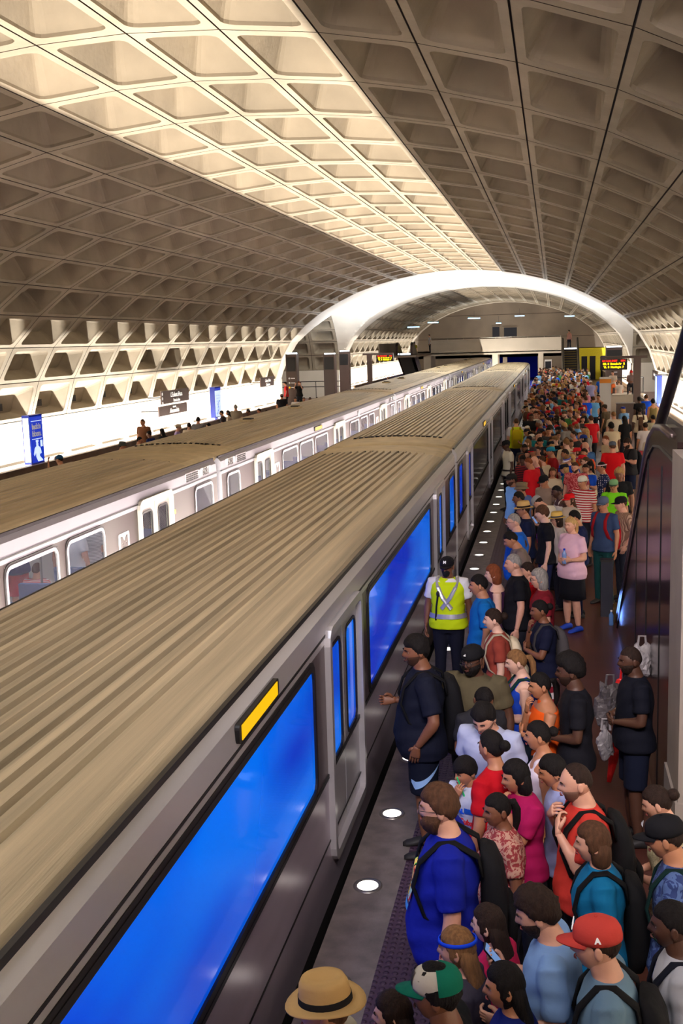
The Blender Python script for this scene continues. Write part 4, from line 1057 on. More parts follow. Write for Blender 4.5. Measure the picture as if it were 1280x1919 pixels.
def person(x, y, rz, label, h=1.75, skinc='fair', hairc='brown', topc=(40, 40, 44), botc=(36, 38, 48), shoec=(40, 38, 38), hatc=(30, 30, 34), hatc2=None, group=None, z=0, tpat=None, tc2=None, bpat=None, bc2=None, category='person', **kw):
    """rz: heading in degrees, 0 faces along the tracks away from the photographer, 90 faces the trains"""
    p = dict(DEF); p.update(kw)
    p['turn'] = rad(p['turn']); p['nod'] = rad(p['nod']); p['lean'] = rad(p['lean'])
    M = person_meshes(p); lod = p['lod']
    r = bpy.data.objects.new('person', None); r.empty_display_size = .1; COL.objects.link(r); r.location = (x, y, z); r.rotation_euler = (0, 0, rad(rz)); s = h/1.75; r.scale = (s, s, s)
    tag(r, label, category, group)
    S = skin(skinc); H = hairm(hairc)
    put('body', M['body'], [S], r)
    top = put({'dress': 'dress', 'jacket': 'jacket', 'vest': 'safety_vest'}.get(p['top'], 'shirt'), M['top'], [cloth(topc, tpat, tc2)], r)
    put(M['botname'], M['bot'], [cloth(botc, bpat, bc2)], r)
    if lod < 2:
        for me in M['shoes']: put('shoe', me, [mat('shoe_%d_%d_%d' % shoec, shoec, .6)], r)
    if 'hair' in M: put('hair', M['hair'], [H], r)
    if 'beard' in M: put('beard', M['beard'], [H if p['beard'] > .008 else stubble(skinc, hairc)], r)
    if 'eyes' in M and lod < 2:
        for me in M['eyes']: put('eye', me, [EYEW, EYED], r)
        put('eyebrows', M['brow'], [H if hairc not in ('blond', 'grey', 'white') else hairm('light')], r)
        put('lips', M['lips'], [LIPD if skinc in ('brown', 'dark', 'deep') else LIPS], r)
    if 'glasses' in M: put('glasses', M['glasses'], [BLACK], r)
    if 'mask' in M: put('face_mask', M['mask'], [cloth((26, 28, 34))], r)
    if 'hat' in M:
        nm = {'cap': 'cap', 'backcap': 'cap', 'visor': 'visor', 'fedora': 'straw_hat', 'straw': 'straw_hat', 'band': 'headband', 'bucket': 'bucket_hat'}[p['hat']]
        put(nm, M['hat'], [cloth(hatc), cloth(hatc2 or hatc)], r)
    PEOPLE.append((x, y)); r['_'] = 0; del r['_']
    return r, p
def backpack(per, p, rgb, label, group=None, size=1., straps=True, flat=False, hstripe=None):
    """a backpack worn by a person, an object of its own"""
    x, y, z = per.location; o = empty('backpack', (x, y, z), label, 'backpack', rz=per.rotation_euler[2], group=group, scale=per.scale[0])
    U = up_xform(p); k = 1+(p['w']-1)*1.0; m = MB(); yb = -.125*k-.005
    rg = []
    for dz, hw, d in ((.86, .11, .06), (.88, .145, .11), (.98, .155, .14), (1.15, .155, .145), (1.30, .145, .12), (1.38, .12, .085), (1.41, .08, .04)):
        rg.append([U((hw*size*(abs(cos(a))**.6)*(1 if cos(a) > 0 else -1), yb-d*size*.5+d*size*.5*(abs(sin(a))**.7)*(1 if sin(a) > 0 else -1), dz)) for a in [2*pi*j/20 for j in range(20)]])
    m.loft(rg); C_ = cloth(rgb); m.build('bag', [C_], o, smooth=True)
    m = MB(); rg = []
    for dz, hw, d in ((.90, .09, .02), (.92, .115, .045), (1.08, .115, .05), (1.13, .10, .02)):
        rg.append([U((hw*size*cos(a), yb-.135*size-d*.0-d*.5+d*.7*sin(a), dz)) for a in [2*pi*j/14 for j in range(14)]])
    m.loft(rg); m.build('front_pocket', [cloth(tuple(int(c*.8) for c in rgb))], o, smooth=True)
    if straps:
        J = solve(p)
        for s in (-1, 1):
            m = MB(); hx = J['sh']*.55; gg = .018
            m.tube([U((s*hx, yb-.01, 1.30)), U((s*hx, yb+.01, 1.40)), U((s*hx, -.035, 1.462+gg*.3)), U((s*hx, .045, 1.440+gg)), U((s*hx*1.05, .10*k+gg, 1.36)), U((s*hx*1.2, .125*k+gg, 1.24)), U((s*hx*1.5, .08*k+gg, 1.10)), U((s*(J['sh']*.90), -.03, 1.0))], [.030]*7+[.012], 8, flat=.35, up=(0, -1, 0)); m.build('strap', [cloth(tuple(int(c*.8) for c in rgb))], o, smooth=True)
    if hstripe:
        m = MB()
        for q in range(2): m.box(-.06, .05, yb-.178*size, yb-.165*size, .93+q*.05, .955+q*.05)
        m.build('stripe_patch', [WHITE], o)
    return o
def hand_pos(per, p, s):
    a, e, wr, fd, pn, cu = arm_pts(p, s); v = wr+fd.normalized()*.085+pn.normalized()*.03
    q = rotz(v*per.scale[0], per.rotation_euler[2]); return Vector(per.location)+q, rotz(fd, per.rotation_euler[2])
def phone(per, p, s, label):
    pos, fd = hand_pos(per, p, s); o = empty('phone', pos, label, 'phone', rz=per.rotation_euler[2])
    m = MB(); m.prism(rrect(-.036, .036, -.075, .075, .010), 2, -.004, .004); m.v = [tuple(rotx(v, rad(50))) for v in m.v]; m.build('case', [BLACK], o)
    m = MB(); m.prism(rrect(-.033, .033, -.070, .070, .008), 2, .004, .005); m.v = [tuple(rotx(v, rad(50))) for v in m.v]; m.build('screen', [mat('phone_screen', (20, 30, 50), .1, emit=(150, 190, 255), estr=.5)], o)
P_ = [
 (-0.87, 4.02, 95, 'person in a tan straw fedora with black band at the very front bottom', 1.74, 0, '', dict(hat='fedora',hatc=(196,160,104),hatc2=(26,24,26),hair='short',topc=(190,186,170),skinc='tan',hs=1.05)),
 (-0.65, 4.37, 92, 'person with brown hair in profile between the straw fedora and the green cap', 1.50, 0, '', dict(fem=True,hair='long',hairc='dark',topc=(52,44,60),skinc='fair')),
 (-0.43, 4.18, 88, 'person in a white and green trucker cap at the bottom front', 1.76, 0, 'capcolor', dict(hat='cap',hatc=(196,190,176),hatc2=(10,104,84),hair='thick',hairc='black',topc=(22,26,32),skinc='brown')),
 (-0.17, 4.57, 92, 'woman with long black hair and blue collar behind the green capped person', 1.56, 0, '', dict(fem=True,hair='long',hairc='black',topc=(20,34,110),skinc='tan',turn=6)),
 (0.00, 4.91, 88, 'bearded dark haired man in a light blue shirt holding a phone', 1.76, 0, 'phoneL', dict(hair='curly',hairc='dark',beard=.010,topc=(122,158,206),botc=(40,44,60),w=1.1,nod=18,armR='phone',armL='carry',skinc='fair',sleeve=.7,top='shirt')),
 (0.24, 4.59, 86, 'man in a faded red baseball cap and pale denim shirt with black backpack', 1.80, 0, 'pack:(24,24,28):black backpack on the man in the faded red cap|capA', dict(hat='cap',hatc=(196,66,58),hair='short',hairc='dark',topc=(104,134,158),w=1.02,nod=6,top='shirt',skinc='fair')),
 (-0.41, 4.87, 84, 'girl with light brown hair and a bright blue headband', 1.54, 0, '', dict(fem=True,hair='long',hairc='light',hat='band',hatc=(20,70,230),topc=(60,56,70),skinc='fair')),
 (-0.28, 5.17, 75, 'woman with long dark brown hair and a pink top behind the royal blue shirt', 1.50, 0, '', dict(fem=True,hair='long',hairc='dark',topc=(190,30,84),skinc='pale')),
 (-0.57, 5.73, 94, 'large bearded man with glasses in a royal blue shirt with colourful squares', 1.90, 0, 'pack:(20,20,24):black patterned backpack on the man in royal blue:stripe|print4', dict(hair='thick',hairc='brown',beard=.030,glasses=True,topc=(16,30,150),botc=(40,70,130),w=1.26,nod=4,sleeve=.9,skinc='fair')),
 (0.26, 5.86, 92, 'woman with short brown hair in a teal shirt with a small print', 1.66, 0, 'pack:(18,18,20):large black backpack on the woman in the teal shirt', dict(fem=True,hair='bob',hairc='brown',topc=(10,104,150),nod=4,w=1.1,skinc='fair')),
 (0.19, 6.40, 100, 'balding man in a coral polo shirt gripping his backpack strap', 1.80, 0, 'pack:(20,20,22):black backpack on the balding man in coral', dict(hair='side',hairc='dark',beard=.004,topc=(206,58,48),w=1.12,armR='strap',armL='strap',sleeve=.7,top='shirt',nod=8,skinc='fair')),
 (0.66, 5.78, 80, 'man in a black cap with white bars and a blue patterned shirt, right edge', 1.76, 0, 'pack:(14,50,48):dark green backpack hugged by the man in the black cap|bars', dict(hat='cap',hatc=(22,22,26),hair='short',hairc='dark',topc=(86,110,160),tpat='swirl',tc2=(50,66,116),nod=14,skinc='tan')),
 (0.70, 6.55, 80, 'woman in a cream knit sleeveless top leaning with folded hands at the right', 1.62, 0, '', dict(fem=True,hair='bun',hairc='dark',top='tank',topc=(190,176,140),tpat='lace',tc2=(160,146,112),armR='belly',armL='belly',nod=22,skinc='fair')),
 (0.59, 4.93, 86, 'man with cropped black hair in a white shirt with orange straps, lower right edge', 1.72, 0, 'pack:(24,28,44):navy and orange backpack at the lower right edge', dict(hair='short',hairc='black',topc=(176,178,186),skinc='dark',nod=5)),
 (-0.30, 6.45, 110, 'woman in a ruffled red patterned top looking down the platform', 1.56, 0, '', dict(fem=True,hair='tail',hairc='black',topc=(150,60,62),tpat='floral',tc2=(196,150,130),skinc='brown',w=1.12,turn=10,sleeve=.4)),
 (-0.19, 6.91, 125, 'woman in a magenta shirt with one arm folded and dark hair', 1.60, 0, '', dict(fem=True,hair='bob',hairc='black',topc=(166,20,84),armR='cross',armL='chin',skinc='tan',turn=-12,nod=10)),
 (-0.57, 7.45, 150, 'small boy in a white shirt with blue and red letters sipping a green straw', 1.38, 0, 'straw|letters', dict(hair='bowl',hairc='black',topc=(196,204,226),armR='chin',skinc='tan',hs=1.12,nod=14,turn=-18)),
 (-0.37, 7.10, 55, 'person with a dark hair bun in a red shirt with a blue strap, back turned', 1.71, 0, '', dict(fem=True,hair='bun',hairc='black',topc=(186,14,30),skinc='tan',w=1.1)),
 (-0.44, 7.79, 160, 'young man in a white v neck shirt bowing his head', 1.76, 0, '', dict(hair='thick',hairc='black',beard=.004,topc=(176,184,214),nod=26,lean=6,w=1.05,skinc='fair',armR='down',armL='down')),
 (-0.06, 7.60, 92, 'woman in a white tank top with black hair pulled back and an earring', 1.62, 0, '', dict(fem=True,hair='bun',hairc='black',top='tank',topc=(214,206,220),skinc='tan',w=1.05)),
 (0.06, 7.02, 98, 'boy with black hair in a pale lilac shirt beside the balding man', 1.60, 0, '', dict(hair='thick',hairc='black',topc=(150,160,206),skinc='tan',nod=14)),
 (-1.06, 8.72, 100, 'large man with a short beard, navy shirt and navy shorts with a white swoosh', 1.93, 0, 'pack:(20,20,24):black backpack on the large man in navy|swoosh', dict(hair='thick',hairc='black',beard=.005,topc=(18,22,40),botc=(14,20,38),bot='shorts',w=1.26,armR='carry',armL='pocket',skinc='brown',sleeve=.9,turn=14)),
 (-0.64, 8.93, 165, 'heavy bearded man in a backwards black cap, glasses and olive shirt', 1.80, 0, 'backlogo', dict(hair='short',hairc='black',beard=.020,hat='backcap',hatc=(22,22,26),glasses=True,topc=(86,78,58),w=1.28,nod=8,turn=-12,skinc='dark')),
 (-0.56, 8.44, 200, 'person with black hair and glasses reading papers behind the white v neck shirt', 1.64, 0, 'papers', dict(fem=True,hair='short',hairc='black',glasses=True,topc=(40,40,46),nod=30,armR='carry',armL='carry',skinc='brown')),
 (-0.26, 9.36, 100, 'woman with a blond braid in a blue tank top', 1.64, 0, 'pack:(14,64,62):deep green drawstring backpack carried near the blond braid', dict(fem=True,hair='tail',hairc='light',top='tank',topc=(26,66,180),armR='belly',armL='belly',w=1.08,nod=10,skinc='pale',botc=(44,56,70))),
 (-0.06, 8.77, 108, 'woman in a bright orange halter top with her hand at her chin', 1.62, 0, '', dict(fem=True,hair='tail',hairc='black',top='halter',topc=(226,88,20),armR='chin',armL='cross',skinc='tan',nod=6)),
 (0.18, 8.58, 92, 'man with an afro in a black shirt with a small white sleeve mark', 1.82, 0, '', dict(hair='afro',hairc='black',beard=.006,topc=(20,20,28),armR='belly',armL='belly',skinc='dark')),
 (0.68, 9.13, 98, 'older man with a grey beard in a dark navy shirt and long shorts, standing apart', 1.76, 0, 'bagdark', dict(hair='crop',hairc='dark',beard=.010,topc=(16,18,30),botc=(20,26,46),bot='shorts',w=1.12,armR='belly',armL='belly',skinc='dark',turn=8)),
 (-1.24, 12.91, 178, 'station worker in a high visibility yellow vest, black cap and black face mask', 1.75, 0, 'vest', dict(hat='cap',hatc=(26,24,30),hair='short',hairc='black',mask=True,top='vest',sleeve=.5,topc=(206,232,20),botc=(22,24,40),skinc='brown',w=1.12,turn=-8,nod=4)),
 (-0.75, 11.79, 96, 'young man in a plain bright blue shirt with short dark hair', 1.78, 0, '', dict(hair='short',hairc='black',topc=(10,100,176),botc=(40,40,56),w=1.12,skinc='tan',sleeve=.8)),
 (-0.54, 10.73, 95, 'woman in a rust coloured shirt with white backpack straps', 1.66, 0, 'pack:(214,200,172):cream backpack on the woman in rust', dict(fem=True,hair='bun',hairc='dark',topc=(146,62,50),skinc='pale')),
 (-0.09, 11.22, 105, 'woman in a navy top with a plaid wrap at the waist, hand on chin', 1.64, 0, 'pack:(74,70,72):grey backpack beside the woman with the plaid wrap', dict(fem=True,hair='bun',hairc='black',topc=(18,22,48),armR='chin',armL='cross',bot='skirt',botc=(130,30,44),bpat='plaid',bc2=(210,200,200),skinc='brown',nod=6)),
 (-0.11, 12.49, 98, 'grey haired woman with glasses in a dark red top', 1.70, 0, '', dict(fem=True,hair='bob',hairc='grey',glasses=True,topc=(120,24,36),skinc='fair',w=1.05)),
 (-0.66, 12.97, 92, 'woman with wavy auburn hair and bare shoulders in a dark halter', 1.64, 0, '', dict(fem=True,hair='bob',hairc='red',top='halter',topc=(60,30,60),skinc='pale',w=1.1)),
 (-0.41, 12.89, 95, 'grey haired man in a black shirt turned toward the train', 1.80, 0, '', dict(hair='crop',hairc='grey',topc=(18,18,24),w=1.15,skinc='fair')),
 (-0.26, 13.25, 96, 'man in a bright red shirt half hidden by the grey haired man', 1.62, 0, '', dict(hair='short',hairc='dark',topc=(214,18,34),w=1.2,skinc='fair')),
 (0.28, 16.07, 132, 'blond woman in a pale pink shirt, black skirt and blue shoes', 1.73, 0, 'bottle', dict(fem=True,hair='tail',hairc='blond',topc=(226,184,206),bot='skirt',botc=(18,18,26),shoec=(24,70,190),armR='belly',armL='carry',w=1.16,sleeve=.4,skinc='fair',turn=10)),
 (-0.50, 15.70, 98, 'tall grey haired man with glasses in a strong blue shirt', 1.84, 0, '', dict(hair='crop',hairc='grey',glasses=True,topc=(18,92,190),w=1.18,skinc='fair',sleeve=.9,nod=6)),
 (-0.40, 14.84, 100, 'youth with dark hair leaning forward in front of the tall man in blue', 1.76, 0, 'phoneL', dict(hair='short',hairc='black',topc=(120,104,96),skinc='tan',nod=22,lean=8)),
 (-0.41, 15.52, 96, 'child in a taupe shirt with a red and white edge, brown hair', 1.50, 0, '', dict(hair='thick',hairc='brown',topc=(122,104,100),skinc='fair')),
 (-0.11, 16.76, 97, 'boy with brown hair in a black shirt with a blue and red badge', 1.79, 0, 'badge', dict(hair='bowl',hairc='brown',topc=(18,18,26),skinc='pale',botc=(24,30,70))),
 (0.10, 17.34, 100, 'woman in a yellow straw hat with a navy brim band', 1.58, 0, '', dict(fem=True,hat='straw',hatc=(222,184,96),hatc2=(60,66,80),hair='bob',hairc='dark',topc=(206,196,190),glasses=True,skinc='fair')),
 (-0.41, 17.26, 95, 'man in a natural straw hat and a navy shirt', 1.76, 0, '', dict(hat='straw',hatc=(206,168,104),hatc2=(40,30,26),hair='short',hairc='dark',topc=(22,30,60),glasses=True,skinc='tan',w=1.1)),
 (0.39, 16.91, 88, 'man in a long navy track jacket with white shoulder stripes', 1.70, 0, 'trackstripe', dict(hair='short',hairc='black',top='jacket',sleeve=2,topc=(16,26,70),botc=(14,22,60),skinc='tan',nod=14)),
 (0.81, 17.78, 140, 'man in a blue grey cap and denim shirt carrying a red backpack', 1.78, 0, 'pack:(180,20,34):red backpack on the man in the blue grey cap', dict(hat='cap',hatc=(80,92,116),hair='short',hairc='black',topc=(50,68,104),botc=(24,70,70),glasses=True,skinc='tan',turn=10)),
 (1.12, 18.05, 110, 'man in a black cap and a tan vertically striped shirt', 1.74, 0, '', dict(hat='cap',hatc=(24,22,24),hair='short',hairc='brown',topc=(176,146,124),tpat='vstripe',tc2=(120,90,76),armR='pocket',armL='pocket',skinc='fair')),
 (1.11, 20.59, 165, 'man in a lime green shirt with a multicoloured cap', 1.70, 0, '', dict(hat='cap',hatc=(120,170,120),hatc2=(60,80,60),hair='short',hairc='dark',glasses=True,topc=(120,214,30),skinc='tan')),
 (1.27, 21.77, 172, 'man with a curly golden hat in a black shirt', 1.76, 0, '', dict(hair='curly',hairc='blond',topc=(26,26,30),skinc='brown',hs=1.04)),
 (0.57, 20.78, 140, 'man in a backwards white cap and a red and white striped shirt', 1.74, 0, '', dict(hat='backcap',hatc=(222,222,206),hair='short',hairc='dark',topc=(226,214,206),tpat='hstripe',tc2=(176,24,36),w=1.1,skinc='tan')),
 (0.31, 19.03, 130, 'woman in a bright red cap and cream top', 1.66, 0, '', dict(fem=True,hat='cap',hatc=(214,16,26),hair='long',hairc='brown',topc=(190,176,160),skinc='fair')),
 (0.04, 18.78, 60, 'man in a grey cap and white shirt bowing over his phone', 1.74, 0, 'phoneL', dict(hat='cap',hatc=(160,158,158),hair='short',hairc='dark',topc=(222,214,200),nod=40,lean=24,armR='phone',armL='phone',skinc='fair')),
 (0.20, 19.62, 110, 'man with close cropped hair in a white sleeveless shirt', 1.74, 0, '', dict(hair='crop',hairc='black',top='tank',topc=(214,208,200),skinc='dark',w=1.1,nod=10,lean=8)),
 (1.40, 26.71, 5, 'man in a bright red shirt and grey blue cap seen from behind', 1.82, 1, '', dict(hat='cap',hatc=(84,94,110),hair='short',hairc='brown',topc=(206,16,26),botc=(24,24,30),w=1.08,skinc='fair')),
 (1.86, 27.50, 115, 'bearded man in a dark grey shirt and navy shorts looking at a phone', 1.84, 1, 'phoneL|pack:(26,28,34):black backpack on the bearded man in dark grey', dict(hair='thick',hairc='dark',beard=.014,topc=(46,46,50),botc=(24,32,60),bot='shorts',armR='phone',armL='phone',nod=20,skinc='fair')),
 (-1.10, 27.57, 110, 'officer in a white uniform shirt and black trousers at the platform edge', 1.80, 1, 'officer', dict(hair='crop',hairc='black',hat='cap',hatc=(26,26,30),topc=(222,218,200),botc=(20,20,28),skinc='dark',armR='down',nod=8)),
 (-1.11, 34.35, 5, 'worker in a yellow high visibility vest and yellow backpack seen from behind', 1.86, 1, "pack:(190,170,20):yellow and black backpack over the worker's vest", dict(hair='crop',hairc='brown',top='vest',sleeve=.6,topc=(206,224,30),botc=(24,30,52),skinc='fair',w=1.12,armR='strap',armL='down')),
 (0.35, 24.90, 150, 'man in a royal blue polo shirt and a purple and white visor', 1.72, 1, '', dict(hat='visor',hatc=(96,100,180),hatc2=(220,214,220),hair='short',hairc='light',topc=(20,70,196),nod=20,w=1.1,skinc='fair',armR='phone')),
 (-0.34, 24.40, 110, 'bald man with a pink and blue lanyard', 1.74, 1, 'lanyard', dict(hair='bald',topc=(60,50,60),skinc='fair',nod=12)),
 (0.00, 26.21, 100, 'man in a maroon shirt with a teal cap', 1.76, 1, '', dict(hat='backcap',hatc=(30,130,160),hair='short',hairc='dark',topc=(150,26,30),skinc='tan',nod=8)),
 (0.48, 23.30, 160, 'man in a red floral shirt standing behind the visor wearer', 1.74, 1, '', dict(hair='crop',hairc='brown',beard=.01,topc=(166,40,50),tpat='floral',tc2=(214,120,120),w=1.1,nod=16,skinc='fair')),
 (1.04, 23.27, 95, 'woman with a white headband in a starred navy shirt', 1.72, 1, '', dict(fem=True,hair='short',hairc='black',hat='band',hatc=(216,190,200),topc=(30,40,80),tpat='dots',tc2=(230,230,235),skinc='tan')),
 (-0.74, 21.00, 120, 'man in a light blue shirt with a black and yellow cap', 1.76, 0, '', dict(hat='cap',hatc=(30,28,28),hatc2=(44,40,36),hair='short',hairc='black',beard=.006,topc=(110,160,226),skinc='brown')),
 (-0.53, 20.00, 60, 'person in a tan beanie and dusky blue shirt facing away', 1.72, 0, '', dict(hat='bucket',hatc=(128,110,84),hair='short',hairc='brown',topc=(90,110,170),skinc='tan')),
 (-0.52, 18.54, 95, 'man with dark hair in a dark navy shirt behind the straw hat', 1.76, 0, '', dict(hair='short',hairc='black',topc=(22,28,46),skinc='brown',w=1.1)),
 (0.38, 30.40, 165, 'woman with long brown hair in a cream top', 1.60, 1, '', dict(fem=True,hair='long',hairc='brown',topc=(214,200,176),skinc='pale')),
 (0.09, 30.03, 130, 'youth with curly light brown hair and glasses in black', 1.66, 1, '', dict(hair='curly',hairc='light',glasses=True,topc=(22,22,26),skinc='pale')),
 (-0.32, 29.37, 170, 'man with black hair swept over his brow near the vest worker', 1.70, 1, '', dict(hair='bowl',hairc='black',topc=(40,40,46),skinc='tan')),
 (-0.45, 26.97, 140, 'man in a red and black plaid cap', 1.68, 1, '', dict(hat='cap',hatc=(60,50,56),hatc2=(190,30,40),hair='short',hairc='dark',topc=(60,56,60),skinc='tan')),
 (-0.67, 25.77, 150, 'person with dark skin in a black and white lettered shirt behind the officer', 1.60, 1, '', dict(hair='thick',hairc='black',topc=(30,26,30),tpat='hstripe',tc2=(150,40,50),skinc='dark')),
 (-0.13, 20.98, 140, 'man with a black cap and beige shirt between the grey cap and the lanyard', 1.74, 0, '', dict(hat='cap',hatc=(20,20,24),hair='short',hairc='black',topc=(150,128,110),skinc='tan',nod=14)),
 (0.82, 27.53, 40, 'bald man in a mid blue shirt facing away', 1.74, 1, '', dict(hair='bald',topc=(60,104,160),skinc='fair')),
 (0.75, 26.38, 150, 'man with dark hair in an orange shirt below the bald man', 1.70, 1, '', dict(hair='short',hairc='dark',beard=.006,topc=(230,80,30),skinc='tan')),
 (0.77, 25.02, 95, 'woman with a brown ponytail and a navy strap top', 1.64, 1, '', dict(fem=True,hair='tail',hairc='brown',top='tank',topc=(30,46,110),skinc='pale')),
 (1.22, 36.17, 20, 'tall man in a plain red shirt beside the crowd edge', 1.78, 1, '', dict(hair='short',hairc='brown',topc=(196,22,34),botc=(30,28,34),skinc='fair')),
 (1.71, 33.32, 20, 'youth with curly black hair in a cream shirt seen from behind', 1.76, 1, '', dict(hair='curly',hairc='black',topc=(206,190,160),skinc='brown')),
 (1.40, 29.31, 120, 'man with short ginger hair and a white strap across his shoulder', 1.74, 1, '', dict(hair='short',hairc='red',topc=(200,180,150),skinc='pale',nod=10)),
 (3.00, 39.82, 10, 'man in a cream shirt with a small brown sling bag on his back', 1.78, 1, 'pack:(84,58,44):small brown sling bag on the cream shirt:small', dict(hair='short',hairc='black',topc=(222,212,186),botc=(40,40,46),skinc='dark')),
 (2.73, 33.97, 5, 'person in a white shirt and salmon red shorts walking away', 1.70, 1, '', dict(hair='short',hairc='dark',topc=(226,220,222),bot='shorts',botc=(214,84,96),skinc='tan',step=.12)),
 (3.23, 37.12, 15, 'person in a grey shirt walking away by the bronze panel', 1.70, 1, '', dict(hair='short',hairc='black',topc=(160,152,130),skinc='tan')),
 (2.61, 30.31, 8, 'person in a pale cream shirt and black shorts close to the bronze panel', 1.72, 1, '', dict(hair='short',hairc='dark',topc=(206,196,176),bot='shorts',botc=(22,20,24),skinc='tan',step=.1)),
 (3.94, 45.48, 10, 'person in a sleeveless olive top by the right parapet', 1.74, 2, '', dict(hair='curly',hairc='black',top='tank',topc=(120,106,66),skinc='tan')),
 (3.48, 46.39, 20, 'person in black beside the person in vivid blue', 1.80, 2, '', dict(hair='short',hairc='black',topc=(24,24,30),skinc='dark')),
 (3.81, 47.18, 15, 'person in a vivid blue shirt with one arm up near the parapet', 1.84, 2, '', dict(hair='short',hairc='brown',topc=(14,76,214),armR='raise',skinc='fair')),
 (2.60, 42.30, 40, 'person in a blue cap and steel blue shirt by the sign post', 1.66, 2, '', dict(hat='cap',hatc=(20,50,160),hair='bob',hairc='blond',topc=(96,136,180),skinc='fair')),
 (2.03, 38.09, 25, 'person in a loose pale grey shirt walking through the crowd edge', 1.76, 1, '', dict(hair='short',hairc='light',topc=(196,184,164),w=1.2,skinc='fair',step=.1)),
 (2.31, 36.82, 20, 'woman with long black hair in black walking away', 1.70, 1, '', dict(fem=True,hair='long',hairc='black',topc=(20,20,24),skinc='tan')),
 (1.98, 49.51, 150, 'person with glasses in a black sleeveless shirt facing the camera', 1.76, 2, '', dict(hair='short',hairc='dark',glasses=True,top='tank',topc=(22,22,26),armR='belly',skinc='tan')),
 (1.92, 41.82, 60, 'person in a brown cap and olive brown shirt', 1.78, 1, '', dict(hat='cap',hatc=(70,60,50),hair='short',hairc='dark',topc=(82,70,52),skinc='tan')),
 (2.89, 69.34, 10, 'broad person in a cobalt blue shirt in the far middle platform', 1.78, 2, '', dict(hair='short',hairc='dark',topc=(20,80,176),w=1.2,skinc='fair')),
 (2.10, 63.79, 10, 'person in a white cap and pale violet shirt with a strap', 1.80, 2, '', dict(hat='cap',hatc=(236,230,226),hair='short',hairc='brown',topc=(170,170,220),w=1.05,skinc='fair')),
 (1.69, 47.80, 10, 'person in a sky blue shirt walking away in the middle distance', 1.76, 2, '', dict(hair='short',hairc='brown',topc=(110,180,236),skinc='fair')),
 (1.38, 47.53, 25, 'person in an electric blue shirt beside the sky blue one', 1.78, 2, '', dict(hair='short',hairc='brown',topc=(10,84,236),skinc='fair')),
 (-12.31, 25.93, 80, 'person in a blue cap and black clothes raising a camera, far left platform', 1.70, 1, '', dict(hat='cap',hatc=(20,70,110),hair='short',hairc='black',topc=(24,26,40),armR='raise',armL='raise',skinc='tan')),
 (-10.97, 23.77, 90, 'dark haired person low beside the one raising a camera', 1.55, 1, '', dict(hair='short',hairc='black',topc=(60,40,40),skinc='tan')),
 (-12.17, 29.59, -60, 'person in a grey beanie and blue shirt on the far platform', 1.70, 1, '', dict(hat='bucket',hatc=(70,74,70),hair='short',hairc='dark',topc=(30,60,150),skinc='tan')),
 (-12.44, 31.63, -80, 'person with black hair holding a hand to the face, far platform', 1.66, 1, '', dict(hair='short',hairc='black',topc=(120,80,60),armR='phone',skinc='tan')),
 (-14.32, 36.99, 170, 'tall person in a brown shirt standing near the parapet', 1.84, 1, '', dict(hair='short',hairc='brown',topc=(110,70,46),w=1.1,skinc='tan')),
 (-13.00, 34.13, 80, 'person in a navy shirt beside the tall one in brown', 1.64, 1, '', dict(hair='short',hairc='black',topc=(24,40,96),skinc='brown')),
 (-13.06, 35.49, 60, 'person with long black hair and a black top, far platform', 1.60, 1, '', dict(fem=True,hair='long',hairc='black',topc=(30,30,34),skinc='fair')),
 (-12.84, 36.36, -70, 'person in a beige cap and lilac shirt, far platform', 1.68, 1, '', dict(hat='cap',hatc=(196,176,150),hair='short',hairc='brown',topc=(160,140,190),skinc='fair')),
 (-12.72, 37.26, 10, 'person in a cream shirt with dark hair, far platform', 1.66, 1, '', dict(hair='short',hairc='dark',topc=(214,200,180),skinc='fair')),
 (-12.90, 38.84, 5, 'person in a grey shirt with crossed dark straps', 1.76, 1, '', dict(hair='short',hairc='black',topc=(120,116,118),skinc='fair')),
 (-12.09, 37.70, 80, 'dark haired person crouched between grey shirts, far platform', 1.60, 1, '', dict(hair='short',hairc='black',topc=(50,44,50),skinc='tan')),
 (-13.60, 44.24, 90, 'person in dark clothing below the pale map display', 1.66, 2, '', dict(hair='short',hairc='black',topc=(60,54,60),skinc='tan')),
 (-13.50, 44.83, 100, 'person with dark hair in a cream blouse below the pale map display', 1.62, 2, '', dict(fem=True,hair='long',hairc='black',topc=(200,186,170),skinc='fair')),
 (-13.42, 45.60, 20, 'tall person in a grey beige shirt next to the map display', 1.82, 2, '', dict(hair='short',hairc='grey',topc=(150,140,124),w=1.15,skinc='fair')),
 (-12.67, 45.05, 90, 'person in dark red brown by the foot of the white wall', 1.66, 2, '', dict(hair='short',hairc='black',topc=(90,40,40),skinc='brown')),
 (-12.45, 45.98, 90, 'person in red near the end of the white wall', 1.62, 2, '', dict(hair='short',hairc='dark',topc=(170,40,40),skinc='tan')),
 (-13.69, 54.95, 10, 'broad person in a grey cap and black shirt before the first pylon', 1.80, 2, '', dict(hat='cap',hatc=(120,110,110),hair='short',hairc='black',topc=(24,22,28),w=1.25,skinc='tan')),
 (-11.78, 44.70, 90, 'person in purple beside the broad one in black', 1.60, 2, '', dict(hair='short',hairc='black',topc=(90,50,110),skinc='brown')),
 (5.79, 85.53, 20, 'person in a white top with a red and white bag near the sign post', 1.70, 2, '', dict(hair='short',hairc='brown',topc=(206,190,190),skinc='fair')),
 (6.45, 87.11, 20, 'person in a red shirt half behind the right sign post', 1.72, 2, '', dict(hair='short',hairc='black',topc=(206,40,50),w=1.1,skinc='tan')),
 (3.72, 64.82, 20, 'person in a pale grey shirt passing under the right departure board', 1.74, 2, '', dict(hair='short',hairc='light',topc=(200,190,184),skinc='fair')),
]
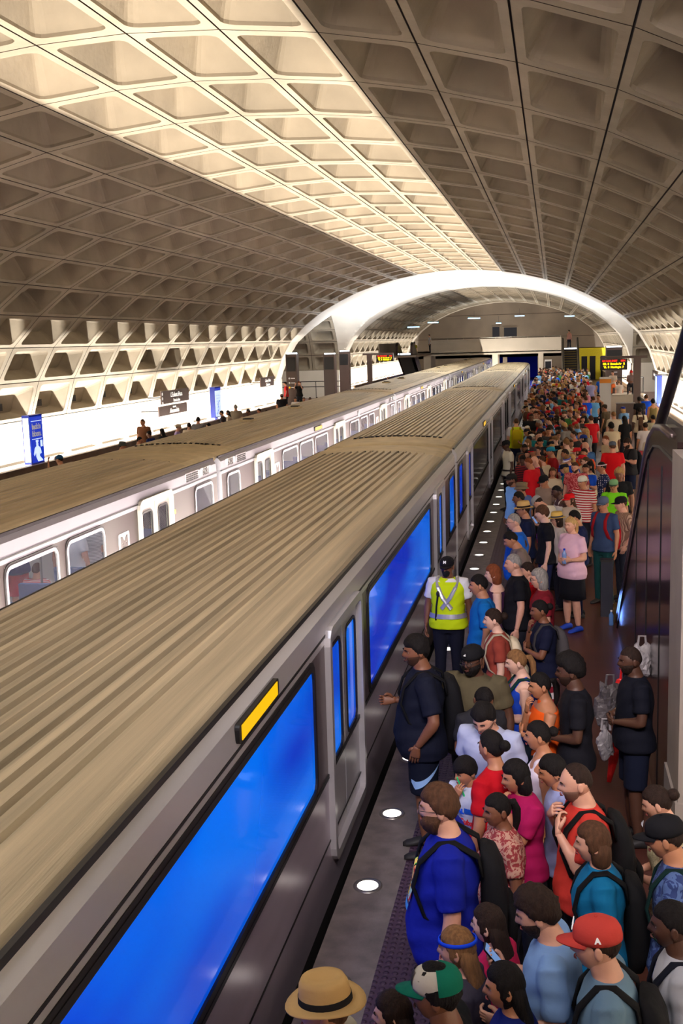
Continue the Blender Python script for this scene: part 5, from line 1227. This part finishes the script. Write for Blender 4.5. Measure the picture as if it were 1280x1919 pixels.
# ================================================================ extras carried or worn
def patch(p, a0, a1, z0, z1, grow, nx=10, nz=8):
    """piece of cloth print following the chest; angles in degrees, 90 = front"""
    mb = MB(); n = 72; rg = []
    zs = [z0+(z1-z0)*i/nz for i in range(nz+1)]
    for z in zs:
        R_ = torso_rings(p, grow+.035*max(0, (1.12-z)/.3), z, z+.001, n)[0]
        row = []
        for j in range(nx+1):
            a = (a0+(a1-a0)*j/nx)/360*n; i = int(a) % n; t = a-int(a); row.append(R_[i].lerp(R_[(i+1) % n], t))
        rg.append(row)
    k = nx+1
    mb.add([v for r in rg for v in r], [(i*k+j, i*k+j+1, (i+1)*k+j+1, (i+1)*k+j) for i in range(nz) for j in range(nx)]); return mb
def crumple(name, loc, r, m, label, cat, seed, rz=0):
    rnd = random.Random(seed); o = empty(name, loc, label, cat, rz=rz); mb = MB(); nu, nv = 20, 14
    ph = [rnd.uniform(0, 6) for _ in range(6)]
    pts = []
    for d in sphere_dirs(nu, nv):
        k = 1+.16*sin(d[0]*5+ph[0]+d[2]*4)+.13*sin(d[1]*7+ph[1])+.09*sin(d[2]*9+d[0]*6+ph[2])
        pts.append((d[0]*r[0]*k, d[1]*r[1]*k, d[2]*r[2]*k))
    mb.loft([pts[i*nu:(i+1)*nu] for i in range(nv-1)]); mb.build('bag_body', [m], o)
    h = MB(); h.tube([(-.04, 0, r[2]*.9), (-.03, 0, r[2]+.09), (.03, 0, r[2]+.09), (.04, 0, r[2]*.9)], .012, 6); h.build('handle', [m], o); return o
PLW = mat('plastic_white', (176, 170, 172), .3, bump=.8, bscale=25); PLG = mat('plastic_grey', (96, 90, 92), .3, bump=.8, bscale=25); PLR = mat('plastic_red', (206, 28, 26), .35, bump=.8, bscale=20)
def relabel_children(r): pass
def apply_extras(r, p, ex, H=None):
    for e in [q for q in ex.split('|') if q]:
        if e.startswith('pack:'):
            _, c, rest = e.split(':', 2); c = tuple(int(v) for v in c.strip('()').split(','))
            lab, *o = rest.split(':'); kw = {}
            if 'stripe' in o: kw['hstripe'] = 1
            sz = .55 if 'small' in o else 1.
            backpack(r, p, c, lab, size=sz, **kw)
        elif e == 'phoneL': phone(r, p, -1 if p['armL'] == 'phone' else 1, 'dark phone held by the '+r['label'].split(' in ')[0].split(' with ')[0]+' in the '+('grey cap' if 'grey cap' in r['label'] else 'light blue shirt' if 'light blue' in r['label'] else 'dark grey shirt' if 'dark grey' in r['label'] else 'taupe queue by the edge'))
        elif e == 'capA':
            T = head_xform(p); fw = (T((0, 1, .35))-T((0, 0, 0))).normalized(); up = (T((0, 0, 1))-T((0, 0, 0)))
            text('HALL', .030, T((0, .094, .098)), fw, WHITE, r, name='cap_lettering', up=up, bold=.002)
            sd = (T((-1, 0, .2))-T((0, 0, 0))).normalized(); text('A', .034, T((-.0845, -.01, .062)), sd, WHITE, r, name='cap_lettering', up=up, bold=.002)
        elif e == 'capcolor':
            T = head_xform(p); mb = MB(); n = 20
            for a0, a1 in ((190, 350),):
                rg = [[T((rx*cos(rad(a0+(a1-a0)*j/n)), -.006+ry*sin(rad(a0+(a1-a0)*j/n)), z)) for j in range(n+1)] for rx, ry, z in ((.0865, .108, .034), (.0880, .109, .05), (.0862, .1065, .076), (.0745, .0935, .104), (.050, .063, .123), (.008, .008, .131))]
                mb.loft(rg, 0, closed=False)
            put('cap_mesh_panel', mb.mesh('cap_mesh_panel', None, True), [cloth((10, 110, 88))], r)
            mb = MB(); rg = [[T((rx*sin(a), -.006+ry*cos(a), z)) for a in [(-.45+.9*j/6) for j in range(7)]] for rx, ry, z in ((.0865, .1085, .055), (.0855, .1075, .075), (.077, .099, .098), (.068, .088, .115))]
            mb.loft(rg, 0, closed=False); put('cap_badge', mb.mesh('cap_badge', None), [cloth((120, 104, 90), 'camo', (60, 50, 50))], r)
        elif e == 'backlogo' or e == 'bars':
            T = head_xform(p); fw = (T((-.3 if e == 'bars' else 0, 1, .45))-T((0, 0, 0))).normalized(); up = (T((0, 0, 1))-T((0, 0, 0))); u = (up-fw*up.dot(fw)).normalized(); rt = u.cross(fw)
            c = T((-.02 if e == 'bars' else 0, .100 if e == 'bars' else .104, .088 if e == 'bars' else .075)); mb = MB(); k = 1. if e == 'bars' else .5
            for i, hgt in enumerate((.014, .024, .034)):
                x0 = (-.020+i*.014)*k; pts = [c+rt*x0+fw*.004, c+rt*(x0+.010*k)+fw*.004, c+rt*(x0+.004*k)+u*hgt*k+fw*.004, c+rt*(x0-.006*k)+u*hgt*k+fw*.004]
                mb.add(pts, [(0, 1, 2, 3)])
            mb.build('cap_logo', [WHITE], r)
        elif e == 'print4':
            g0 = .022
            for nm, a0, a1, z0, z1, c, c2 in (('red_square', 91, 106, 1.24, 1.33, (196, 50, 50), (240, 190, 120)), ('green_square', 74, 89, 1.24, 1.33, (46, 170, 70), (236, 200, 110)),
                                              ('pale_square', 91, 106, 1.13, 1.22, (200, 60, 60), (180, 220, 200)), ('yellow_square', 74, 89, 1.13, 1.22, (236, 206, 30), (200, 60, 40))):
                put('shirt_print', patch(p, a0+4, a1+4, z0, z1, g0).mesh(nm), [cloth(c, 'swirl', c2)], r)
            put('shirt_print', patch(p, 78, 110, 1.085, 1.115, g0).mesh('strip_print'), [cloth((70, 150, 220))], r)
        elif e == 'badge': 
            put('shirt_print', patch(p, 84, 100, 1.16, 1.30, .018).mesh('badge_print'), [cloth((40, 90, 220), 'swirl', (220, 60, 80))], r)
        elif e == 'letters':
            put('shirt_print', patch(p, 92, 118, 1.24, 1.29, .018).mesh('blue_print'), [cloth((30, 90, 200))], r)
            text('Cuba', .07, (-.05, .165, 1.18), (0, 1, .05), PLR, r, name='shirt_lettering', bold=.003); text('ROYAL', .055, (.06, .165, 1.27), (0, 1, .05), cloth((20, 80, 210)), r, name='shirt_lettering', bold=.004)
        elif e == 'straw':
            pos, fd = hand_pos(r, p, 1); mb = MB(); mb.tube([(0, 0, -.09), (0, 0, .09)], .006, 8); o = mb.build('drinking_straw', [mat('straw_green', (40, 220, 130), .4)]); o.location = pos; o.rotation_euler = (.2, -.3, 0)
            tag(o, 'bright green straw held at the mouth of the small boy', 'straw')
        elif e == 'swoosh':
            mb = MB(); bm_ = person_meshes(p)['bot']; from mathutils.bvhtree import BVHTree
            bv = BVHTree.FromPolygons([v.co for v in bm_.vertices], [q.vertices for q in bm_.polygons]); row = []; N_ = 26
            for i in range(N_):
                t = i/(N_-1); yy = .105-.215*t; zc = .615+.16*t**1.9; wd = .034*(1-t)**.6*min(1, .35+t*6)
                if t < .12: zc += (.12-t)*.25
                ln = []
                for k in (-1, -.33, .33, 1):
                    h_ = bv.ray_cast(Vector((-1, yy, zc+wd*k)), Vector((1, 0, 0)))
                    ln.append((h_[0].x-.006, yy, zc+wd*k) if h_[0] is not None else ((row[-1][0][0] if row else -.1), yy, zc+wd*k))
                row.append(ln)
            mb.loft(row, 0, cap=False, closed=False); mb.build('swoosh_mark', [mat('swoosh_white', (150, 190, 240), .5)], r)
        elif e == 'papers':
            pos, fd = hand_pos(r, p, -1); o = empty('papers', pos, 'sheaf of printed papers held behind the white v neck shirt', 'papers', rz=r.rotation_euler[2]+1.2)
            for q in range(3):
                mb = MB(); mb.box(-.08+q*.01, .08+q*.012, -.11, .11, q*.004, q*.004+.002); mb.build('sheet', [WPAINT], o)
            mb = MB(); mb.box(-.05, .07, -.08, .02, .0135, .0145); mb.build('picture', [cloth((214, 150, 40), 'swirl', (60, 60, 190))], o)
        elif e == 'bottle':
            pos, fd = hand_pos(r, p, -1); o = empty('water_bottle', pos-Vector((0, 0, .06)), 'blue capped water bottle held by the woman in pale pink', 'bottle')
            m = MB(); m.loft([[(q*cos(2*pi*j/12), q*sin(2*pi*j/12), z) for j in range(12)] for q, z in ((.03, 0), (.034, .02), (.031, .07), (.034, .13), (.033, .15), (.014, .185), (.013, .2))]); m.build('body', [CLR], o, smooth=True)
            m = MB(); m.loft([[(.016*cos(2*pi*j/12), .016*sin(2*pi*j/12), z) for j in range(12)] for z in (.198, .222)]); m.build('cap', [cloth((20, 60, 200))], o)
        elif e == 'trackstripe':
            for a0 in (14, 22, 30): put('sleeve_stripe', patch(p, 180-a0, 180-a0-4, 1.05, 1.42, .030, 2, 8).mesh('stripe'), [cloth((220, 220, 226))], r)
        elif e == 'lanyard':
            mb = MB(); U = up_xform(p)
            mb.tube([U((-.075, -.03, 1.475)), U((-.085, .06, 1.45)), U((-.05, .125, 1.34)), U((0, .145, 1.20)), U((.05, .125, 1.34)), U((.085, .06, 1.45)), U((.075, -.03, 1.475))], .014, 6); mb.build('lanyard', [cloth((226, 50, 130))], r)
            mb = MB(); mb.box(-.03, .03, .145, .155, 1.10, 1.20); mb.build('badge', [cloth((70, 130, 220))], r)
        elif e == 'officer':
            put('belt', patch(p, 0, 360, .985, 1.025, .034, 40, 1).mesh('belt'), [BLACK], r)
            mb = MB(); mb.box(-.18, -.12, -.03, .06, .86, 1.0); mb.build('holster', [BLACK], r)
            for s in (-1, 1): mb = MB(); mb.box(s*.13-.035, s*.13+.035, -.03, .02, 1.462, 1.472); mb.build('epaulette', [BLACK], r)
        elif e == 'vest':
            gy = mat('reflective_grey', (176, 176, 184), .3, .4)
            put('reflective_band', patch(p, 0, 360, 1.00, 1.055, .036, 48, 2).mesh('band'), [gy], r)
            for s in (-1, 1):
                mb = MB(); U = up_xform(p); pts = [(s*.115, -.05, 1.475), (s*.12, .03, 1.463), (s*.10, .125, 1.37), (s*.04, .165, 1.25), (-s*.06, .175, 1.12)]
                mb.tube([U(q) for q in pts], .027, 8, flat=.3, up=(0, 0, 1)); mb.build('reflective_band', [gy], r)
            put('collar', patch(p, 40, 140, 1.43, 1.47, .02, 8, 2).mesh('collar'), [WPAINT], r)
            T = head_xform(p); fw = (T((0, 1, .35))-T((0, 0, 0))).normalized(); text('M', .045, T((0, .098, .085)), fw, WHITE, r, name='cap_badge', up=(0, 0, 1), bold=.002)
            mb = MB(); mb.tube([U((.10, .16, 1.30)), U((.12, .17, 1.15)), U((.13, .165, .98))], .012, 6); mb.ball(U((.10, .165, 1.30)), (.022, .015, .04), 8); mb.build('radio', [BLACK], r)
            a, e2, wr, *_ = arm_pts(p, -1); mb = MB(); c = a.lerp(e2, .35)+Vector((-.068, .0, 0)); mb.add([c+Vector((0, .03*cos(q), .03*sin(q))) for q in [2*pi*j/14 for j in range(14)]], [tuple(range(14))]); mb.build('shoulder_badge', [cloth((120, 60, 60))], r)
def make(x, y, rz, lab, h, lod, ex, kw, z=0, group=None):
    vest = kw.get('top') == 'vest'; kk = dict(kw)
    if 'nod' not in kk: kk['nod'] = 5
    r, p = person(x, y, rz, lab, h=h, lod=lod, group=group, z=z, **kk)
    if vest:
        q = dict(p); q['top'] = 'tee'; M2 = person_meshes(q); put('shirt', M2['top'], [cloth((222, 222, 226))], r)
    apply_extras(r, p, ex); return r, p
for row in P_:
    x, y, rz, lab, h, lod, ex, kw = row
    if lod == 2: kw = {k: v for k, v in kw.items() if k not in ()}
    z = 0
    make(x, y, rz, lab, h, lod, ex, kw, z)
# hand written placements --------------------------------------------------------
def simple(x, y, z, rz, lab, h=1.72, lod=1, ex='', group=None, **kw): return make(x, y, rz, lab, h, lod, ex, kw, z, group)
simple(-14.9, 60.9, .5, 100, 'person in red standing on the bench behind the seated group at the first pylon', hair='short', hairc='black', topc=(196, 40, 44))
simple(-14.15, 61.0, .5, 175, 'woman in black with both hands at her head, standing on the bench', fem=True, hair='bob', hairc='red', topc=(24, 22, 24), armR='raise', armL='raise')
for x, c, lab, sk in ((-14.3, (226, 222, 220), 'white', 'tan'), (-13.8, (196, 210, 30), 'yellow', 'tan'), (-13.45, (40, 60, 140), 'blue', 'brown'), (-13.05, (60, 48, 40), 'brown', 'brown'), (-12.65, (26, 24, 28), 'black', 'dark')):
    simple(x, 60.55, -.38, 190, 'person in a %s shirt sitting on the low granite bench by the first pylon' % lab, sit=True, hair='short', hairc='black', topc=c, skinc=sk, armR='carry', armL='carry', lod=1)
simple(-12.3, 74.5, 0, 60, 'person in a blue shirt just beyond the third pylon', topc=(30, 50, 160), hair='short', hairc='dark', w=1.1, h=1.8)
simple(-11.6, 78.5, 0, 60, 'person in a red shirt below the left departure board', topc=(200, 50, 60), hair='short', h=1.8)
simple(-11.1, 79.0, 0, 90, 'person in dark clothes next to the red shirt below the left departure board', topc=(40, 36, 40), hair='short', hairc='black', h=1.8)
simple(1.5, 106.2, 3.1, 20, 'person in a pink top standing at the head of the right escalator', fem=True, hair='bun', hairc='dark', topc=(206, 150, 140), top='tank', h=1.8)
simple(-12.6, 102.0, 2.3, 0, 'person in yellow and black riding near the top of the left escalator', hair='short', hairc='black', topc=(150, 140, 30), h=1.9)
simple(-11.6, 106.0, 3.05, 100, 'person in a white shirt on the landing at the left end of the footbridge', hair='short', hairc='dark', topc=(222, 224, 232), h=1.8)
simple(3.3, 63.5, .60, 150, 'person with orange trousers sitting on the pale ledge at the right', sit=True, hair='short', hairc='brown', topc=(222, 210, 200), botc=(226, 110, 40), armR='carry', armL='carry')
simple(4.3, 63.5, .60, 170, 'person in a red cap and grey clothes sitting on the pale ledge at the right', sit=True, hat='cap', hatc=(196, 30, 36), hair='short', topc=(120, 100, 100), skinc='brown', armR='belly', armL='belly')
# passengers in the far train
for x, y, z, rz, lab, kw in ((-8.2, 15.5, 0, 80, 'passenger in navy top and red shorts behind the first far train window', dict(topc=(30, 44, 100), botc=(200, 30, 50), bot='shorts', h=1.80)),
    (-7.62, 14.95, -.42, 0, 'passenger in a red striped pale shirt low behind the first window', dict(topc=(220, 200, 200), tpat='thin', tc2=(200, 60, 60), h=1.6, sit=True)),
    (-7.3, 15.5, 0, 0, 'passenger in a white shirt behind the second far train window', dict(topc=(226, 230, 240), h=1.78, w=1.15)),
    (-7.3, 16.2, 0, 20, 'passenger in a grey striped top and blue trousers beside the one in white', dict(topc=(190, 194, 200), tpat='thin', tc2=(110, 114, 124), botc=(50, 90, 150), h=1.74, w=1.1)),
    (-7.0, 18.2, -.42, 230, 'passenger seated low behind the far train door window', dict(topc=(210, 200, 200), h=1.66, sit=True))):
    simple(x, y, z+.002, rz, lab, lod=1, **kw)
# bags
crumple('plastic_bag', (.52, 10.0, .92), (.13, .12, .20), PLG, 'crumpled grey bag beside the older man in navy', 'bag', 1)
crumple('plastic_bag', (.48, 9.9, .58), (.07, .07, .15), PLW, 'small white plastic bag hanging below the grey one', 'bag', 2)
crumple('plastic_bag', (.66, 10.15, 1.04), (.10, .08, .09), PLR, 'bright red bag bundle beside the older man in navy', 'bag', 3)
crumple('plastic_bag', (.86, 10.75, 1.12), (.10, .10, .17), PLW, 'white plastic bag behind the back of the older man in navy', 'bag', 4)
m = MB(); m.tube([(.64, 10.15, 1.0), (.62, 10.15, .7), (.56, 10.1, .35), (.52, 10.05, .15)], [.06, .055, .045, .02], 10, flat=.5); tag(m.build('red_sash', [PLR], smooth=True), 'long red cloth hanging from the bright red bundle to the floor', 'cloth')
# ---------------------------------------------------------------- the crowd beyond
rnd = random.Random(7)
HC = ['black', 'black', 'dark', 'dark', 'brown', 'brown', 'light', 'blond', 'grey', 'red']
SK = ['fair', 'fair', 'fair', 'tan', 'tan', 'brown', 'dark', 'pale']
TC = {'black': (24, 24, 28), 'dark red': (150, 24, 34), 'bright red': (206, 24, 36), 'white': (222, 218, 208), 'cream': (206, 190, 160), 'navy': (26, 34, 70), 'royal blue': (24, 80, 200), 'sky blue': (120, 176, 226), 'grey': (130, 126, 124), 'charcoal': (60, 58, 60),
      'olive': (90, 84, 56), 'teal': (24, 110, 116), 'pink': (216, 140, 160), 'orange': (226, 110, 50), 'lilac': (160, 140, 206), 'mustard': (206, 160, 50), 'brown': (96, 66, 50), 'green': (60, 120, 60), 'salmon': (222, 130, 110), 'striped red and white': (214, 200, 196)}
TW = ['black']*5+['white']*5+['dark red', 'bright red']*3+['cream']*3+['navy']*4+['royal blue']*3+['sky blue']*3+['grey']*3+['charcoal']*2+['olive', 'teal', 'pink', 'pink', 'orange', 'lilac', 'mustard', 'brown', 'green', 'salmon', 'striped red and white']
ARCH = []
for i in range(20):
    fem = i % 2 == 0
    ARCH.append(dict(fem=fem, w=rnd.choice((1., 1.06, 1.16)), armR=rnd.choice(('down', 'phone', 'belly', 'pocket', 'cross')), armL=rnd.choice(('down', 'phone', 'belly', 'carry')), turn=rnd.choice((-20, 0, 0, 20)), nod=rnd.choice((0, 8, 20)),
        hair=rnd.choice(('long', 'bun', 'tail', 'bob') if fem else ('short', 'short', 'thick', 'crop', 'curly')), hat=None if i % 4 else rnd.choice(('cap', 'backcap', 'cap', 'straw')), top='tank' if i % 7 == 6 else 'tee', bot=rnd.choice(('trousers', 'shorts', 'trousers')), glasses=i % 5 == 1, beard=0 if fem or i % 3 else .008))
def where(x, y):
    if y < 34: a = 'behind the bald man'
    elif y < 42: a = 'past the vested worker'
    elif y < 52: a = 'short of the departure board'
    elif y < 62: a = 'level with the ledge'
    elif y < 76: a = 'under the crossing vault'
    elif y < 90: a = 'near the train nose'
    else: a = 'by the far escalator'
    b = 'trainside' if x < -.5 else ('mid crowd' if x < .7 else 'open side')
    return b+', '+a
used = set(); n = 0; tries = 0; far_extra = []
def free(x, y, d):
    return all((x-a)**2+(y-b)**2 > d*d for a, b in PEOPLE)
def hatname(A): return {'cap': 'a cap', 'backcap': 'a backwards cap', 'straw': 'a straw hat', None: None}[A['hat']]
LIMITS = ((23.5, 34, 44, .44), (34, 46, 56, .46), (46, 62, 40, .5), (62, 96, 18, .6))
for y0, y1, cnt, dm in LIMITS:
    got = 0; tries = 0
    while got < cnt and tries < 6000:
        tries += 1; y = rnd.uniform(y0, y1); xmax = .95+max(0, (y-30))*.018; x = rnd.uniform(-1.12, xmax)
        if not free(x, y, dm): continue
        if y < 44 and x < -.75: continue
        A = dict(rnd.choice(ARCH)); c = rnd.choice(TW); hc = rnd.choice(HC); sk = rnd.choice(SK); hn = hatname(A)
        hd = hn or {'long': 'long ', 'bun': 'tied up ', 'tail': 'ponytailed ', 'bob': 'chin length ', 'short': 'short ', 'thick': 'thick ', 'crop': 'cropped ', 'curly': 'curly '}[A['hair']]+{'dark': 'dark brown', 'light': 'light brown', 'red': 'auburn'}.get(hc, hc)+' hair'
        hc2 = rnd.choice([(30, 30, 40), (200, 30, 40), (220, 216, 206), (40, 60, 140)]) if A['hat'] != 'straw' else (210, 176, 110)
        lab = 'person with %s in %s, %s' % (hd, c, where(x, y))
        if lab in used: continue
        used.add(lab); got += 1
        kw = dict(A); kw.update(skinc=sk, hairc=hc, topc=TC[c], hatc=hc2, hatc2=hc2, botc=rnd.choice([(36, 40, 56), (60, 56, 50), (110, 100, 84), (24, 24, 28)]))
        if c.startswith('striped'): kw.update(tpat='thin', tc2=(190, 30, 40))
        make(x, y, rnd.choice((60, 80, 90, 95, 100, 120, 150, 170, 185, 30)), lab, rnd.uniform(1.6, 1.85) if not A['fem'] else rnd.uniform(1.54, 1.7), 1 if y < 40 else 2, '', kw, 0, 'waiting crowd on the right platform')
# the farthest crowd, too many and too small to count, one object
def stuff_crowd():
    mb = MB(); mats = []; mi = {}
    def M_(m):
        if m.name not in mi: mi[m.name] = len(mats); mats.append(m)
        return mi[m.name]
    keys = []
    base = [person_meshes({**DEF, **{**a, 'turn': rad(a['turn']), 'nod': rad(a['nod'])}, 'lod': 2}) for a in ARCH[:6]]
    geo = []
    for b in base:
        geo.append({k: ([tuple(v.co) for v in b[k].vertices], [tuple(q.vertices) for q in b[k].polygons]) for k in ('body', 'top', 'bot', 'hair') if k in b})
    got = tries = 0
    while got < 150 and tries < 9000:
        tries += 1; y = rnd.uniform(50, 98.3)**1.0; x = rnd.uniform(-1.1, 1.5+(y-50)*.03 if y < 94 else .6)
        if not free(x, y, .5): continue
        PEOPLE.append((x, y)); got += 1; s = rnd.uniform(.92, 1.05); a = rad(rnd.choice((60, 90, 120, 150, 180, 200, 20))); g0 = rnd.choice(geo); c = TC[rnd.choice(TW)]
        for k, m in (('body', skin(rnd.choice(SK))), ('top', cloth(c)), ('bot', cloth((40, 42, 54))), ('hair', hairm(rnd.choice(HC)))):
            if k not in g0: continue
            v, f = g0[k]; ca, sa = cos(a)*s, sin(a)*s
            mb.add([(x+q[0]*ca-q[1]*sa, y+q[0]*sa+q[1]*ca, q[2]*s) for q in v], f, M_(m))
    o = mb.build('distant_crowd', mats, smooth=True); tag(o, 'mass of far waiting passengers packed toward the footbridge', 'crowd', kind='stuff')
stuff_crowd()
for o in list(bpy.data.objects):
    if o.type == 'MESH' and o.name.startswith('scratch'): bpy.data.objects.remove(o)
